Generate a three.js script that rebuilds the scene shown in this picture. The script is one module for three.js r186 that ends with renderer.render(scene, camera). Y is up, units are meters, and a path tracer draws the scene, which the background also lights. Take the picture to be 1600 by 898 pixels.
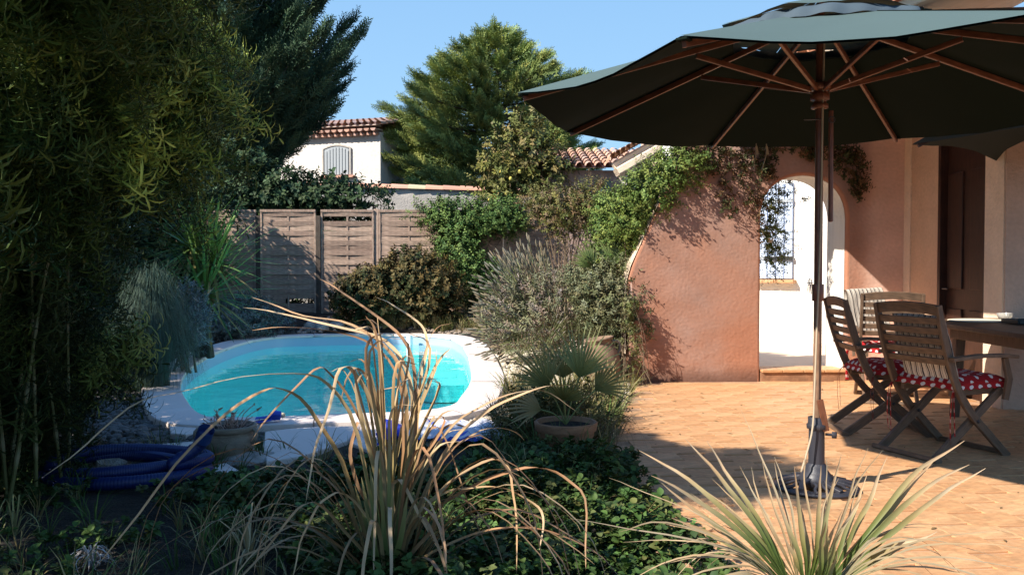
import * as THREE from 'three';
import { RoundedBoxGeometry } from 'three/addons/geometries/RoundedBoxGeometry.js';
import { mergeGeometries } from 'three/addons/utils/BufferGeometryUtils.js';
import { ImprovedNoise } from 'three/addons/math/ImprovedNoise.js';

// ---------- camera ----------
const scene = new THREE.Scene();
const EYE = 1.22, FPX = 1331, PITCH = Math.atan(34 / FPX);
const camera = new THREE.PerspectiveCamera(2 * Math.atan(449 / FPX) * 180 / Math.PI, 1024 / 574, 0.05, 2000);
camera.position.set(0, EYE, 0);
camera.rotation.set(-PITCH, 0, 0);

// ---------- exposure, sky, sun ----------
const renderer = new THREE.WebGLRenderer({ antialias: true });
renderer.setSize(1024, 574);
renderer.toneMapping = THREE.LinearToneMapping;
const EXPOSURE = 1.85;
renderer.toneMappingExposure = EXPOSURE;
renderer.shadowMap.enabled = true;
const SUN = new THREE.Vector3(-0.710, 0.669, 0.217).normalize();
{
  const W = 512, H = 256, a = new Float32Array(W * H * 4), v = new THREE.Vector3();
  for (let j = 0; j < H; j++) for (let i = 0; i < W; i++) {
    const th = (j + 0.5) / H * Math.PI, ph = (i + 0.5) / W * 2 * Math.PI;
    const e = -Math.cos(th);                                   // row 0 is straight down
    v.set(Math.sin(th) * Math.cos(ph - Math.PI), e, Math.sin(th) * Math.sin(ph - Math.PI));
    let c;
    if (e > 0) {
      const t = Math.pow(e, 0.55), g = Math.pow(Math.max(0, v.dot(SUN)), 8) * 0.22;
      c = [0.60 + (0.07 - 0.60) * t + g, 0.96 + (0.27 - 0.96) * t + g, 1.2 + (0.76 - 1.2) * t + g];
    } else c = [0.22, 0.19, 0.15];
    const o = (j * W + i) * 4;
    for (let k = 0; k < 3; k++) a[o + k] = c[k] / EXPOSURE;
    a[o + 3] = 1;
  }
  const t = new THREE.DataTexture(a, W, H, THREE.RGBAFormat, THREE.FloatType);
  t.mapping = THREE.EquirectangularReflectionMapping; t.magFilter = THREE.LinearFilter; t.needsUpdate = true;
  scene.background = t; scene.environment = t;
}
const sun = new THREE.DirectionalLight(new THREE.Color(1.0, 0.93, 0.82), 5);
sun.position.copy(SUN).multiplyScalar(40); sun.target.position.set(0, 0, -8);
sun.castShadow = true; sun.shadow.mapSize.set(4096, 4096);
Object.assign(sun.shadow.camera, { left: -25, right: 25, top: 25, bottom: -25, near: 1, far: 120 });
scene.add(sun, sun.target);

// ---------- helpers ----------
let seed = 1;
const rnd = () => { seed = (seed + 0x6D2B79F5) | 0; let t = Math.imul(seed ^ (seed >>> 15), 1 | seed); t = (t + Math.imul(t ^ (t >>> 7), 61 | t)) ^ t; return ((t ^ (t >>> 14)) >>> 0) / 4294967296; };
const rr = (a, b) => a + (b - a) * rnd();
const reseed = (s) => { seed = s * 7919 + 13; };
const gauss = () => (rnd() + rnd() + rnd() + rnd() - 2) * 0.85;
const PN = new ImprovedNoise();
const noise = (x, y, z = 0) => PN.noise(x + 101.3, y + 57.7, z + 13.1);
const fbm = (x, y, z = 0) => noise(x, y, z) + 0.5 * noise(x * 2.1, y * 2.1, z + 5) + 0.25 * noise(x * 4.3, y * 4.3, z + 9);
const V = (x, y, z) => new THREE.Vector3(x, y, z);
const lerp = (a, b, t) => a + (b - a) * t;
const mix3 = (a, b, t) => [lerp(a[0], b[0], t), lerp(a[1], b[1], t), lerp(a[2], b[2], t)];
const sst = (a, b, x) => { const t = Math.min(1, Math.max(0, (x - a) / (b - a))); return t * t * (3 - 2 * t); };
// where the line of sight through a point of the 1600 x 898 photograph meets a depth or a height
function sight(px, py) { const y = -(py - 449) / FPX, c = Math.cos(PITCH), s = Math.sin(PITCH); return V((px - 800) / FPX, y * c - s, -c - y * s); }
function at(px, py, D) { const d = sight(px, py); d.multiplyScalar(D / -d.z); d.y += EYE; return d; }
function onY(px, py, h = 0) { const d = sight(px, py); d.multiplyScalar((h - EYE) / d.y); d.y += EYE; return d; }

const used = {};
function numbered(n) { const k = used[n] = (used[n] ?? -1) + 1; return k ? n + '_' + String(k).padStart(3, '0') : n; }
function tag(o, label, category, group, kind) {
  if (label) o.userData.label = label; if (category) o.userData.category = category;
  if (group) o.userData.group = group; if (kind) o.userData.kind = kind; return o;
}
function thing(name, label, category, pos = [0, 0, 0], turn = 0, group) {
  const o = new THREE.Group(); o.name = numbered(name); scene.add(o);
  if (pos.isVector3) o.position.copy(pos); else o.position.set(...pos);
  o.rotation.y = turn; return tag(o, label, category, group);
}
function mesh(name, geo, mat, parent = scene) {
  const m = new THREE.Mesh(geo, mat); m.name = parent === scene ? numbered(name) : name; m.castShadow = m.receiveShadow = true; parent.add(m); return m;
}
function copyOf(o, label, pos, turn = 0) {
  const c = o.clone(); c.name = numbered(o.name.replace(/_\d{3}$/, '')); c.userData = { ...o.userData, label }; scene.add(c);
  if (pos) { if (pos.isVector3) c.position.copy(pos); else c.position.set(...pos); c.rotation.y = turn; } return c;
}
// geometry collector
class GB {
  constructor() { this.p = []; this.c = []; this.u = []; this.i = []; this.n = 0; }
  vert(x, y, z, c = [1, 1, 1], u = 0, v = 0) { this.p.push(x, y, z); this.c.push(c[0], c[1], c[2]); this.u.push(u, v); return this.n++; }
  quad(a, b, c, d, col) { const k = this.n; for (const [i, q] of [a, b, c, d].entries()) this.vert(q.x, q.y, q.z, col, [0, 1, 1, 0][i] * a.distanceTo(b), [0, 0, 1, 1][i] * a.distanceTo(d)); this.i.push(k, k + 1, k + 2, k, k + 2, k + 3); return this; }
  tri(a, b, c, col) { const k = this.n; for (const q of [a, b, c]) this.vert(q.x, q.y, q.z, col, q.x, q.y); this.i.push(k, k + 1, k + 2); return this; }
  geo(g, m, col = [1, 1, 1]) {
    const q = g.index ? g : g, P = q.attributes.position, U = q.attributes.uv, v = new THREE.Vector3(), k = this.n;
    for (let i = 0; i < P.count; i++) { v.fromBufferAttribute(P, i); if (m) v.applyMatrix4(m); this.vert(v.x, v.y, v.z, col, U ? U.getX(i) : 0, U ? U.getY(i) : 0); }
    if (q.index) for (let i = 0; i < q.index.count; i++) this.i.push(k + q.index.getX(i)); else for (let i = 0; i < P.count; i++) this.i.push(k + i);
    return this;
  }
  box(x, y, z, sx, sy, sz, ry = 0, col, r = 0) {
    const g = r ? new RoundedBoxGeometry(sx, sy, sz, 1, r) : new THREE.BoxGeometry(sx, sy, sz), U = g.attributes.uv, f = U.count / 6;   // uv in metres
    for (let i = 0; i < U.count; i++) { const k = Math.floor(i / f); U.setXY(i, U.getX(i) * (k < 2 ? sz : sx), U.getY(i) * (k === 2 || k === 3 ? sz : sy)); }
    return this.geo(g, new THREE.Matrix4().makeRotationY(ry).setPosition(x, y, z), col);
  }
  // flat leaf along points; widths per point; side = across direction; fold lifts the edges
  blade(pts, ws, side, cols, fold = 0) {
    const k = this.n, n = pts.length, t = new THREE.Vector3(), s = new THREE.Vector3(), nn = new THREE.Vector3();
    let len = 0;
    for (let i = 0; i < n; i++) {
      t.subVectors(pts[Math.min(n - 1, i + 1)], pts[Math.max(0, i - 1)]).normalize();
      s.copy(side).addScaledVector(t, -side.dot(t)).normalize(); nn.crossVectors(s, t);
      const w = ws[i] / 2, p = pts[i], c = typeof cols[0] === 'number' ? cols : cols[Math.min(i, cols.length - 1)];
      if (i) len += p.distanceTo(pts[i - 1]);
      this.vert(p.x - s.x * w + nn.x * fold * w, p.y - s.y * w + nn.y * fold * w, p.z - s.z * w + nn.z * fold * w, c, 0, len);
      if (fold) this.vert(p.x, p.y, p.z, c, 0.5, len);
      this.vert(p.x + s.x * w + nn.x * fold * w, p.y + s.y * w + nn.y * fold * w, p.z + s.z * w + nn.z * fold * w, c, 1, len);
    }
    const m = fold ? 3 : 2;
    for (let i = 0; i < n - 1; i++) for (let j = 0; j < m - 1; j++) { const a = k + i * m + j; this.i.push(a, a + 1, a + m, a + 1, a + m + 1, a + m); }
    return this;
  }
  tube(pts, rs, seg = 6, col = [1, 1, 1], cap = true) {
    const n = pts.length, k = this.n, t = new THREE.Vector3(), a = new THREE.Vector3(), b = new THREE.Vector3();
    let ref = V(0.31, 0.2, 0.93); if (Math.abs(ref.dot(t.subVectors(pts[n - 1], pts[0]).normalize())) > 0.9) ref = V(1, 0.1, 0);
    let len = 0;
    for (let i = 0; i < n; i++) {
      t.subVectors(pts[Math.min(n - 1, i + 1)], pts[Math.max(0, i - 1)]).normalize();
      a.copy(ref).addScaledVector(t, -ref.dot(t)).normalize(); ref.copy(a); b.crossVectors(t, a);
      const r = Array.isArray(rs) ? rs[i] : rs; if (i) len += pts[i].distanceTo(pts[i - 1]);
      for (let j = 0; j <= seg; j++) { const w = j / seg * 2 * Math.PI, x = Math.cos(w) * r, y = Math.sin(w) * r, q = pts[i]; this.vert(q.x + a.x * x + b.x * y, q.y + a.y * x + b.y * y, q.z + a.z * x + b.z * y, typeof col[0] === 'number' ? col : col[i], j / seg * 6.28 * r, len); }
    }
    for (let i = 0; i < n - 1; i++) for (let j = 0; j < seg; j++) { const q = k + i * (seg + 1) + j; this.i.push(q, q + 1, q + seg + 1, q + 1, q + seg + 2, q + seg + 1); }
    if (cap) for (const [e, f] of [[0, -1], [n - 1, 1]]) { const q = pts[e], ci = this.vert(q.x, q.y, q.z, typeof col[0] === 'number' ? col : col[e]); for (let j = 0; j < seg; j++) { const o = k + e * (seg + 1) + j; if (f > 0) this.i.push(ci, o, o + 1); else this.i.push(ci, o + 1, o); } }
    return this;
  }
  // rectangular bar along points: w across (along side), t thick
  beam(pts, w, t, side, col = [1, 1, 1]) {
    const n = pts.length, d = new THREE.Vector3(), s = new THREE.Vector3(), nn = new THREE.Vector3(), cor = [];
    let L = [0];
    for (let i = 0; i < n; i++) {
      d.subVectors(pts[Math.min(n - 1, i + 1)], pts[Math.max(0, i - 1)]).normalize(); if (i) L.push(L[i - 1] + pts[i].distanceTo(pts[i - 1]));
      s.copy(side).addScaledVector(d, -side.dot(d)).normalize(); nn.crossVectors(d, s);
      const W = (Array.isArray(w) ? w[i] : w) / 2, T = (Array.isArray(t) ? t[i] : t) / 2, e = Math.min(W, T) * 0.28;
      cor.push([[-W, -T + e], [-W + e, -T], [W - e, -T], [W, -T + e], [W, T - e], [W - e, T], [-W + e, T], [-W, T - e]].map(([x, y]) => pts[i].clone().addScaledVector(s, x).addScaledVector(nn, y)));
    }
    for (let f = 0; f < 8; f++) {
      const k = this.n, g = (f + 1) % 8;
      for (let i = 0; i < n; i++) { const a = cor[i][f], b = cor[i][g], ww = a.distanceTo(b); this.vert(a.x, a.y, a.z, col, f * 0.31, L[i]); this.vert(b.x, b.y, b.z, col, f * 0.31 + ww, L[i]); }
      for (let i = 0; i < n - 1; i++) { const q = k + i * 2; this.i.push(q, q + 1, q + 2, q + 1, q + 3, q + 2); }
    }
    for (const [e, flip] of [[0, 1], [n - 1, 0]]) { const k = this.n; cor[e].forEach((q, j) => this.vert(q.x, q.y, q.z, col, j * 0.01, 0)); for (let j = 1; j < 7; j++) flip ? this.i.push(k, k + j + 1, k + j) : this.i.push(k, k + j, k + j + 1); }
    return this;
  }
  geometry() {
    const g = new THREE.BufferGeometry();
    g.setAttribute('position', new THREE.Float32BufferAttribute(this.p, 3)); g.setAttribute('color', new THREE.Float32BufferAttribute(this.c, 3));
    g.setAttribute('uv', new THREE.Float32BufferAttribute(this.u, 2)); g.setIndex(this.i); g.computeVertexNormals(); return g;
  }
  // world = points were given in the scene's axes: make them the parent's own
  build(name, mat, parent = scene, world = true) {
    const g = this.geometry();
    if (world && parent !== scene) { parent.updateWorldMatrix(true, false); g.applyMatrix4(parent.matrixWorld.clone().invert()); }
    return mesh(name, g, mat, parent);
  }
}
const curve = (pts, n) => new THREE.CatmullRomCurve3(pts, false, 'centripetal').getPoints(n);
const UPY = V(0, 1, 0), _q = new THREE.Quaternion(), _q2 = new THREE.Quaternion();
// many copies of one sprig, in the scene's axes: fn returns { p, d, s, c }
function scatter(name, geo, mat, parent, n, fn, kind = 'stuff') {
  const list = []; for (let i = 0; i < n; i++) { const o = fn(i); if (o) list.push(o); }
  const m = new THREE.InstancedMesh(geo, mat, list.length), M4 = new THREE.Matrix4(), c = new THREE.Color(), base = V(0, 0, 0);
  if (parent !== scene) base.copy(parent.position);
  list.forEach((o, i) => {
    _q.setFromUnitVectors(UPY, o.d.clone().normalize()); _q2.setFromAxisAngle(UPY, o.roll ?? rnd() * 6.283); _q.multiply(_q2);
    const s = o.s ?? 1; M4.compose(o.p.clone().sub(base), _q, typeof s === 'number' ? V(s, s, s) : s); m.setMatrixAt(i, M4);
    const k = o.c ?? [1, 1, 1]; m.setColorAt(i, c.setRGB(k[0], k[1], k[2]));
  });
  m.name = parent === scene ? numbered(name) : name; m.castShadow = m.receiveShadow = true; if (kind) m.userData.kind = kind; parent.add(m); return m;
}
const rdir = (up = 0) => { const a = rnd() * 6.283, y = rr(-1, 1), r = Math.sqrt(1 - y * y); return V(r * Math.cos(a), y + up, r * Math.sin(a)).normalize(); };
const tone = (c, v = 0.2, hue = 0.08) => { const k = 1 + rr(-v, v), h = rr(-hue, hue); return [c[0] * k * (1 + h), c[1] * k, c[2] * k * (1 - h)]; };

// ---------- textures ----------
function tex(size, fn, srgb = true, h = size) {
  const a = new Uint8Array(size * h * 4);
  for (let j = 0; j < h; j++) for (let i = 0; i < size; i++) { const c = fn(i / size, j / h), o = (j * size + i) * 4; for (let k = 0; k < 3; k++) a[o + k] = Math.max(0, Math.min(255, (Array.isArray(c) ? c[k] : c) * 255)); a[o + 3] = 255; }
  const t = new THREE.DataTexture(a, size, h, THREE.RGBAFormat); t.wrapS = t.wrapT = THREE.RepeatWrapping; t.magFilter = THREE.LinearFilter; t.minFilter = THREE.LinearMipmapLinearFilter; t.generateMipmaps = true;
  if (srgb) t.colorSpace = THREE.SRGBColorSpace; t.needsUpdate = true; return t;
}
// noise that repeats over the unit square
const tn = (u, v, f, z = 0) => { const a = (x, y) => noise(x * f, y * f, z), wu = u, wv = v; return a(u, v) * (1 - wu) * (1 - wv) + a(u - 1, v) * wu * (1 - wv) + a(u, v - 1) * (1 - wu) * wv + a(u - 1, v - 1) * wu * wv; };
const rep = (t, x, y = x) => { const c = t.clone(); c.repeat.set(x, y); c.needsUpdate = true; return c; };
const S = (c) => c <= 0.0031308 ? 12.92 * c : 1.055 * Math.pow(c, 1 / 2.4) - 0.055;
const texStucco = tex(512, (u, v) => 0.5 + 0.35 * tn(u, v, 60, 1) + 0.3 * tn(u, v, 23, 2) + 0.25 * tn(u, v, 7, 3), false);
const texMottle = tex(512, (u, v) => { const k = 0.90 + 0.16 * tn(u, v, 4, 7) + 0.14 * tn(u, v, 13, 8) + 0.08 * tn(u, v, 50, 9); return [k, k * (1 - 0.06 * tn(u, v, 6, 4)), k * (1 - 0.1 * tn(u, v, 6, 4))]; });
const texSoft = tex(512, (u, v) => { const k = 0.95 + 0.05 * tn(u, v, 3, 17) + 0.05 * tn(u, v, 11, 18) + 0.05 * tn(u, v, 60, 19); return [k, k * 0.995, k * 0.985]; });
const texGrain = tex(256, (u, v) => { const g = 0.86 + 0.22 * tn(u, v * 0.12, 46, 3) + 0.16 * tn(u, v * 0.3, 14, 6) + 0.12 * tn(u, v, 5, 1); return [g, g * 0.99, g * 0.97]; });
const texFine = tex(256, (u, v) => 0.5 + 0.5 * tn(u, v, 40, 5) + 0.3 * tn(u, v, 90, 6), false);
const texSoil = tex(512, (u, v) => { const k = 0.75 + 0.35 * tn(u, v, 8, 1) + 0.35 * tn(u, v, 30, 2) + 0.4 * tn(u, v, 90, 3); return [k, k * 0.97, k * 0.92]; });

// ---------- materials ----------
function mat(name, c, rough = 0.8, o = {}) {
  const m = new THREE.MeshPhysicalMaterial({ roughness: rough, side: THREE.DoubleSide, ...o }); m.color.setRGB(...c); m.name = name; return m;
}
const VC = { vertexColors: true };
const leafMat = (name, tr = 0.3, rough = 0.62) => mat(name, [1, 1, 1], rough, { ...VC, transmission: tr, thickness: 0, specularIntensity: 0.35 });
const M = {
  terracotta: [0, 1, 2, 3, 4, 5, 6, 7].map((i) => mat('terracotta', mix3([0.64, 0.335, 0.155], [0.72, 0.41, 0.205], ((i * 5) % 8) / 7), 0.6, { map: rep(texMottle, 0.7) })),
  grout: mat('grout', [0.56, 0.335, 0.19], 0.95, { map: texMottle }),
  pink: mat('pink_render', [0.62, 0.285, 0.175], 0.92, { map: rep(texMottle, 0.45), bumpMap: rep(texStucco, 1.1), bumpScale: 0.016, vertexColors: true }),
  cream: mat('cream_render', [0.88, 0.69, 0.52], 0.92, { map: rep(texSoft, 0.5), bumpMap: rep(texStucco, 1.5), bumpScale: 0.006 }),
  beige: mat('beige_render', [0.72, 0.49, 0.335], 0.92, { map: rep(texSoft, 0.5), bumpMap: rep(texStucco, 1.5), bumpScale: 0.006 }),
  white: mat('white_render', [0.80, 0.78, 0.74], 0.9, { map: rep(texSoft, 0.35), bumpMap: rep(texStucco, 1), bumpScale: 0.008 }),
  house: mat('white_house_render', [0.80, 0.75, 0.71], 0.9, { map: rep(texSoft, 0.2), bumpMap: rep(texStucco, 0.6), bumpScale: 0.01 }),
  grey: mat('grey_render', [0.56, 0.52, 0.48], 0.92, { map: rep(texMottle, 0.25), bumpMap: rep(texStucco, 0.7), bumpScale: 0.012 }),
  rose: mat('rose_render', [0.50, 0.36, 0.31], 0.92, { map: rep(texMottle, 0.25), bumpMap: rep(texStucco, 0.7), bumpScale: 0.01 }),
  roofTile: mat('roof_tile', [1, 1, 1], 0.85, { ...VC, bumpMap: rep(texFine, 3), bumpScale: 0.002 }),
  shutterGrey: mat('grey_shutter', [0.34, 0.37, 0.40], 0.6), shutterBlue: mat('blue_shutter', [0.52, 0.62, 0.80], 0.55), shutterGreen: mat('green_shutter', [0.12, 0.20, 0.16], 0.6),
  coping: [0, 1, 2].map((i) => mat('coping_stone', [0.70 + 0.02 * i, 0.60 + 0.015 * i, 0.52 + 0.02 * i], 0.75, { bumpMap: rep(texFine, 2), bumpScale: 0.002 })),
  liner: mat('pool_liner', [0.19, 0.84, 0.84], 0.4), trim: mat('pool_trim', [0.80, 0.82, 0.84], 0.45),
  stone: mat('stone', [0.46, 0.42, 0.37], 0.9, { ...VC, map: rep(texMottle, 1.5), bumpMap: rep(texStucco, 2), bumpScale: 0.01 }),
  chair: [0, 1, 2].map((i) => mat('weathered_teak', [0.165 + 0.018 * i, 0.103 + 0.012 * i, 0.066 + 0.008 * i], 0.6, { map: rep(texGrain, 3), bumpMap: rep(texGrain, 3), bumpScale: 0.0015 })),
  table: mat('dark_table_wood', [0.135, 0.08, 0.05], 0.45, { map: rep(texGrain, 2), bumpMap: rep(texGrain, 2), bumpScale: 0.001 }),
  mahogany: mat('mahogany', [0.22, 0.082, 0.045], 0.38, { map: rep(texGrain, 4) }), paleWood: mat('pale_wood', [0.29, 0.165, 0.10], 0.8, { map: rep(texGrain, 4) }),
  doorWood: mat('door_wood', [0.06, 0.025, 0.016], 0.42, { map: rep(texGrain, 2) }),
  iron: mat('dark_iron', [0.035, 0.035, 0.045], 0.42, { bumpMap: rep(texFine, 4), bumpScale: 0.0008 }),
  rope: mat('pale_rope', [0.42, 0.34, 0.24], 0.9),
  fence: [0, 1, 2, 3, 4].map((i) => mat('weathered_pine', mix3([0.39, 0.27, 0.215], [0.56, 0.405, 0.32], ((i * 3) % 5) / 4), 0.88, { map: rep(texGrain, 2.2), bumpMap: rep(texGrain, 2.2), bumpScale: 0.004 })),
  fenceShade: mat('shade_dark_post', [0.10, 0.075, 0.06], 0.9, { map: rep(texGrain, 2) }),  // dark tone stands for the shadowed gaps between panels
  soil: mat('soil', [0.060, 0.047, 0.034], 0.98, { map: rep(texSoil, 0.8), bumpMap: rep(texSoil, 1.7), bumpScale: 0.02, vertexColors: true }),
  hose: mat('blue_hose', [0.004, 0.016, 0.10], 0.5), bark: mat('bark', [0.10, 0.075, 0.055], 0.95, { map: rep(texGrain, 2), bumpMap: rep(texGrain, 2), bumpScale: 0.01 }),
  twig: mat('twig', [0.16, 0.11, 0.07], 0.9), clay: mat('clay_pot', [0.36, 0.185, 0.10], 0.85, { map: rep(texMottle, 2), bumpMap: rep(texFine, 2), bumpScale: 0.002 }),
  stonePot: mat('stone_pot', [0.33, 0.27, 0.20], 0.9, { map: rep(texMottle, 2), bumpMap: rep(texStucco, 2.5), bumpScale: 0.004 }),
  amphora: mat('rust_jar', [0.30, 0.10, 0.025], 0.35, { map: rep(texMottle, 3) }),
  leaf: leafMat('leaves', 0), leafStiff: leafMat('stiff_leaves', 0.15, 0.5), dry: leafMat('dry_leaves', 0.2, 0.7), needle: leafMat('needles', 0, 0.75),
  plain: mat('tinted', [1, 1, 1], 0.8, VC),
};
// ================= SETTING =================
// pool outline, walked anticlockwise as seen from above, at coping height
const COPE = 0.08;
const poolIn = (() => {
  const px = [[282, 604], [293, 626], [309, 643], [332, 651], [385, 651], [452, 649], [540, 646], [644, 642], [698, 635], [722, 615], [736, 592], [735, 570], [729, 549], [716, 533], [690, 524.5], [640, 522], [570, 522], [500, 523], [437, 525], [400, 530], [360, 541], [318, 559], [291, 580]];
  const c = new THREE.CatmullRomCurve3(px.map(([x, y]) => onY(x, y, COPE)), true, 'centripetal');
  return c.getSpacedPoints(120).slice(0, 120);
})();
function offsetLoop(loop, d) {
  const n = loop.length; return loop.map((p, i) => { const t = V(0, 0, 0).subVectors(loop[(i + 1) % n], loop[(i - 1 + n) % n]).normalize(); return V(p.x - t.z * d, p.y, p.z + t.x * d); });
}
const area = poolIn.reduce((s, p, i) => { const q = poolIn[(i + 1) % poolIn.length]; return s + p.x * q.z - q.x * p.z; }, 0);
const OUT = area > 0 ? -1 : 1;
const poolOut = offsetLoop(poolIn, 0.34 * OUT), poolMid = offsetLoop(poolIn, 0.17 * OUT);
function inside(loop, x, z) { let c = false; for (let i = 0, j = loop.length - 1; i < loop.length; j = i++) { const a = loop[i], b = loop[j]; if ((a.z > z) !== (b.z > z) && x < (b.x - a.x) * (z - a.z) / (b.z - a.z) + a.x) c = !c; } return c; }
// left edge of the patio as a function of depth
const edgePts = [[0, 0.72], [3.3, 0.66], [3.8, 0.58], [4.7, 0.56], [5.6, 0.62], [6.5, 0.78], [8.3, 1.18], [8.8, 1.25], [12, 1.3]];
function patioLeft(D) { for (let i = 1; i < edgePts.length; i++) if (D <= edgePts[i][0]) { const [a, x] = edgePts[i - 1], [b, y] = edgePts[i]; return lerp(x, y, (D - a) / (b - a)); } return 1.3; }
function groundY(x, z) {
  const D = -z; let y = 0.02 + 0.03 * fbm(x * 0.9, z * 0.9);
  y += 0.30 * sst(13.6, 15.8, D) + 0.10 * sst(-3.3, -5.5, x);
  if (D > 60) y -= 0.3;
  return y;
}
{
  const xs = [], zs = []; for (let x = -300; x < -8; x += x < -40 ? 40 : 6) xs.push(x); for (let x = -8; x < 3; x += 0.11) xs.push(x); for (let x = 3; x < 400; x += x < 30 ? 4 : 60) xs.push(x);
  for (let z = -600; z < -20; z += z < -60 ? 60 : 6) zs.push(z); for (let z = -20; z < 1.5; z += 0.11) zs.push(z); for (let z = 1.5; z < 90; z += 8) zs.push(z);
  const g = new GB();
  for (const z of zs) for (const x of xs) {
    let y = groundY(x, z); const onPatio = x > patioLeft(-z) + 0.02 && -z < 9.4;
    if (onPatio) y = -0.06; if (inside(poolMid, x, z)) y = -1.9;
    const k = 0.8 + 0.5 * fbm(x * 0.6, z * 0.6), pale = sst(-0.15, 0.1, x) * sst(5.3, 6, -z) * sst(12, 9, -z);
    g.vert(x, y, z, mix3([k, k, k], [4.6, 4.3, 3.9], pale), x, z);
  }
  const w = xs.length; for (let j = 0; j < zs.length - 1; j++) for (let i = 0; i < w - 1; i++) { const a = j * w + i; g.i.push(a, a + w, a + 1, a + 1, a + w, a + w + 1); }
  tag(g.build('garden_ground', M.soil), 'dark bare garden soil round the pool and under the plants', 'ground', null, 'structure');
}
// --- patio of small terracotta tiles, running bond ---
{
  const pts = []; for (let D = 0.5; D <= 8.8; D += 0.3) pts.push([patioLeft(D), D]); pts.push([1.25, 9.3], [9, 9.3], [9, 0.5]);
  const sh = new THREE.Shape(pts.map(([x, d]) => new THREE.Vector2(x, d)));
  const g = new THREE.ExtrudeGeometry(sh, { depth: 0.05, bevelEnabled: false }); g.rotateX(-Math.PI / 2); g.translate(0, -0.05, 0);
  const patio = mesh('patio', g, M.grout); tag(patio, 'terracotta tiled patio in front of the pink wall', 'patio', null, 'structure');
  reseed(5);
  const tg = new RoundedBoxGeometry(0.294, 0.011, 0.194, 1, 0.003), turn = 0.10, cs = Math.cos(turn), sn = Math.sin(turn), cells = [];
  for (let r = -9; r < 50; r++) for (let c = -10; c < 34; c++) {
    const u = (c + (r % 2 ? 0.5 : 0)) * 0.3, v = r * 0.2, x = 0.6 + u * cs + v * sn, D = 2.2 - u * sn + v * cs;
    if (x < patioLeft(D) + 0.1 || D > 8.72 + (x - 1.25) * 0.1 || D < 2.0 || x > 5.6) continue;
    if (x > 4.1 && D > 7.1) continue;
    if (x / D > 0.66) continue;
    cells.push([x, D, r, c]);
  }
  cells.sort((a, b) => a[1] - b[1]);
  const far = GB && new GB();
  cells.forEach(([x, D], i) => {
    const y = 0.004 + rr(-0.0006, 0.0006), m4 = new THREE.Matrix4().makeRotationFromEuler(new THREE.Euler(rr(-0.002, 0.002), turn * 1 + rr(-0.004, 0.004), rr(-0.002, 0.002))).setPosition(x, y, -D), k = Math.floor(rnd() * 8);
    if (i < 300) { const t = mesh('tile', tg, M.terracotta[k], patio); t.applyMatrix4(m4); }
    else far.geo(tg, m4, mix3([0.64, 0.335, 0.155], [0.72, 0.41, 0.205], k / 7));
  });
  const f = far.build('tiles', mat('terracotta_far', [1, 1, 1], 0.6, { ...VC, map: rep(texMottle, 0.7) }), patio); f.userData.kind = 'stuff';
}
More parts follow.
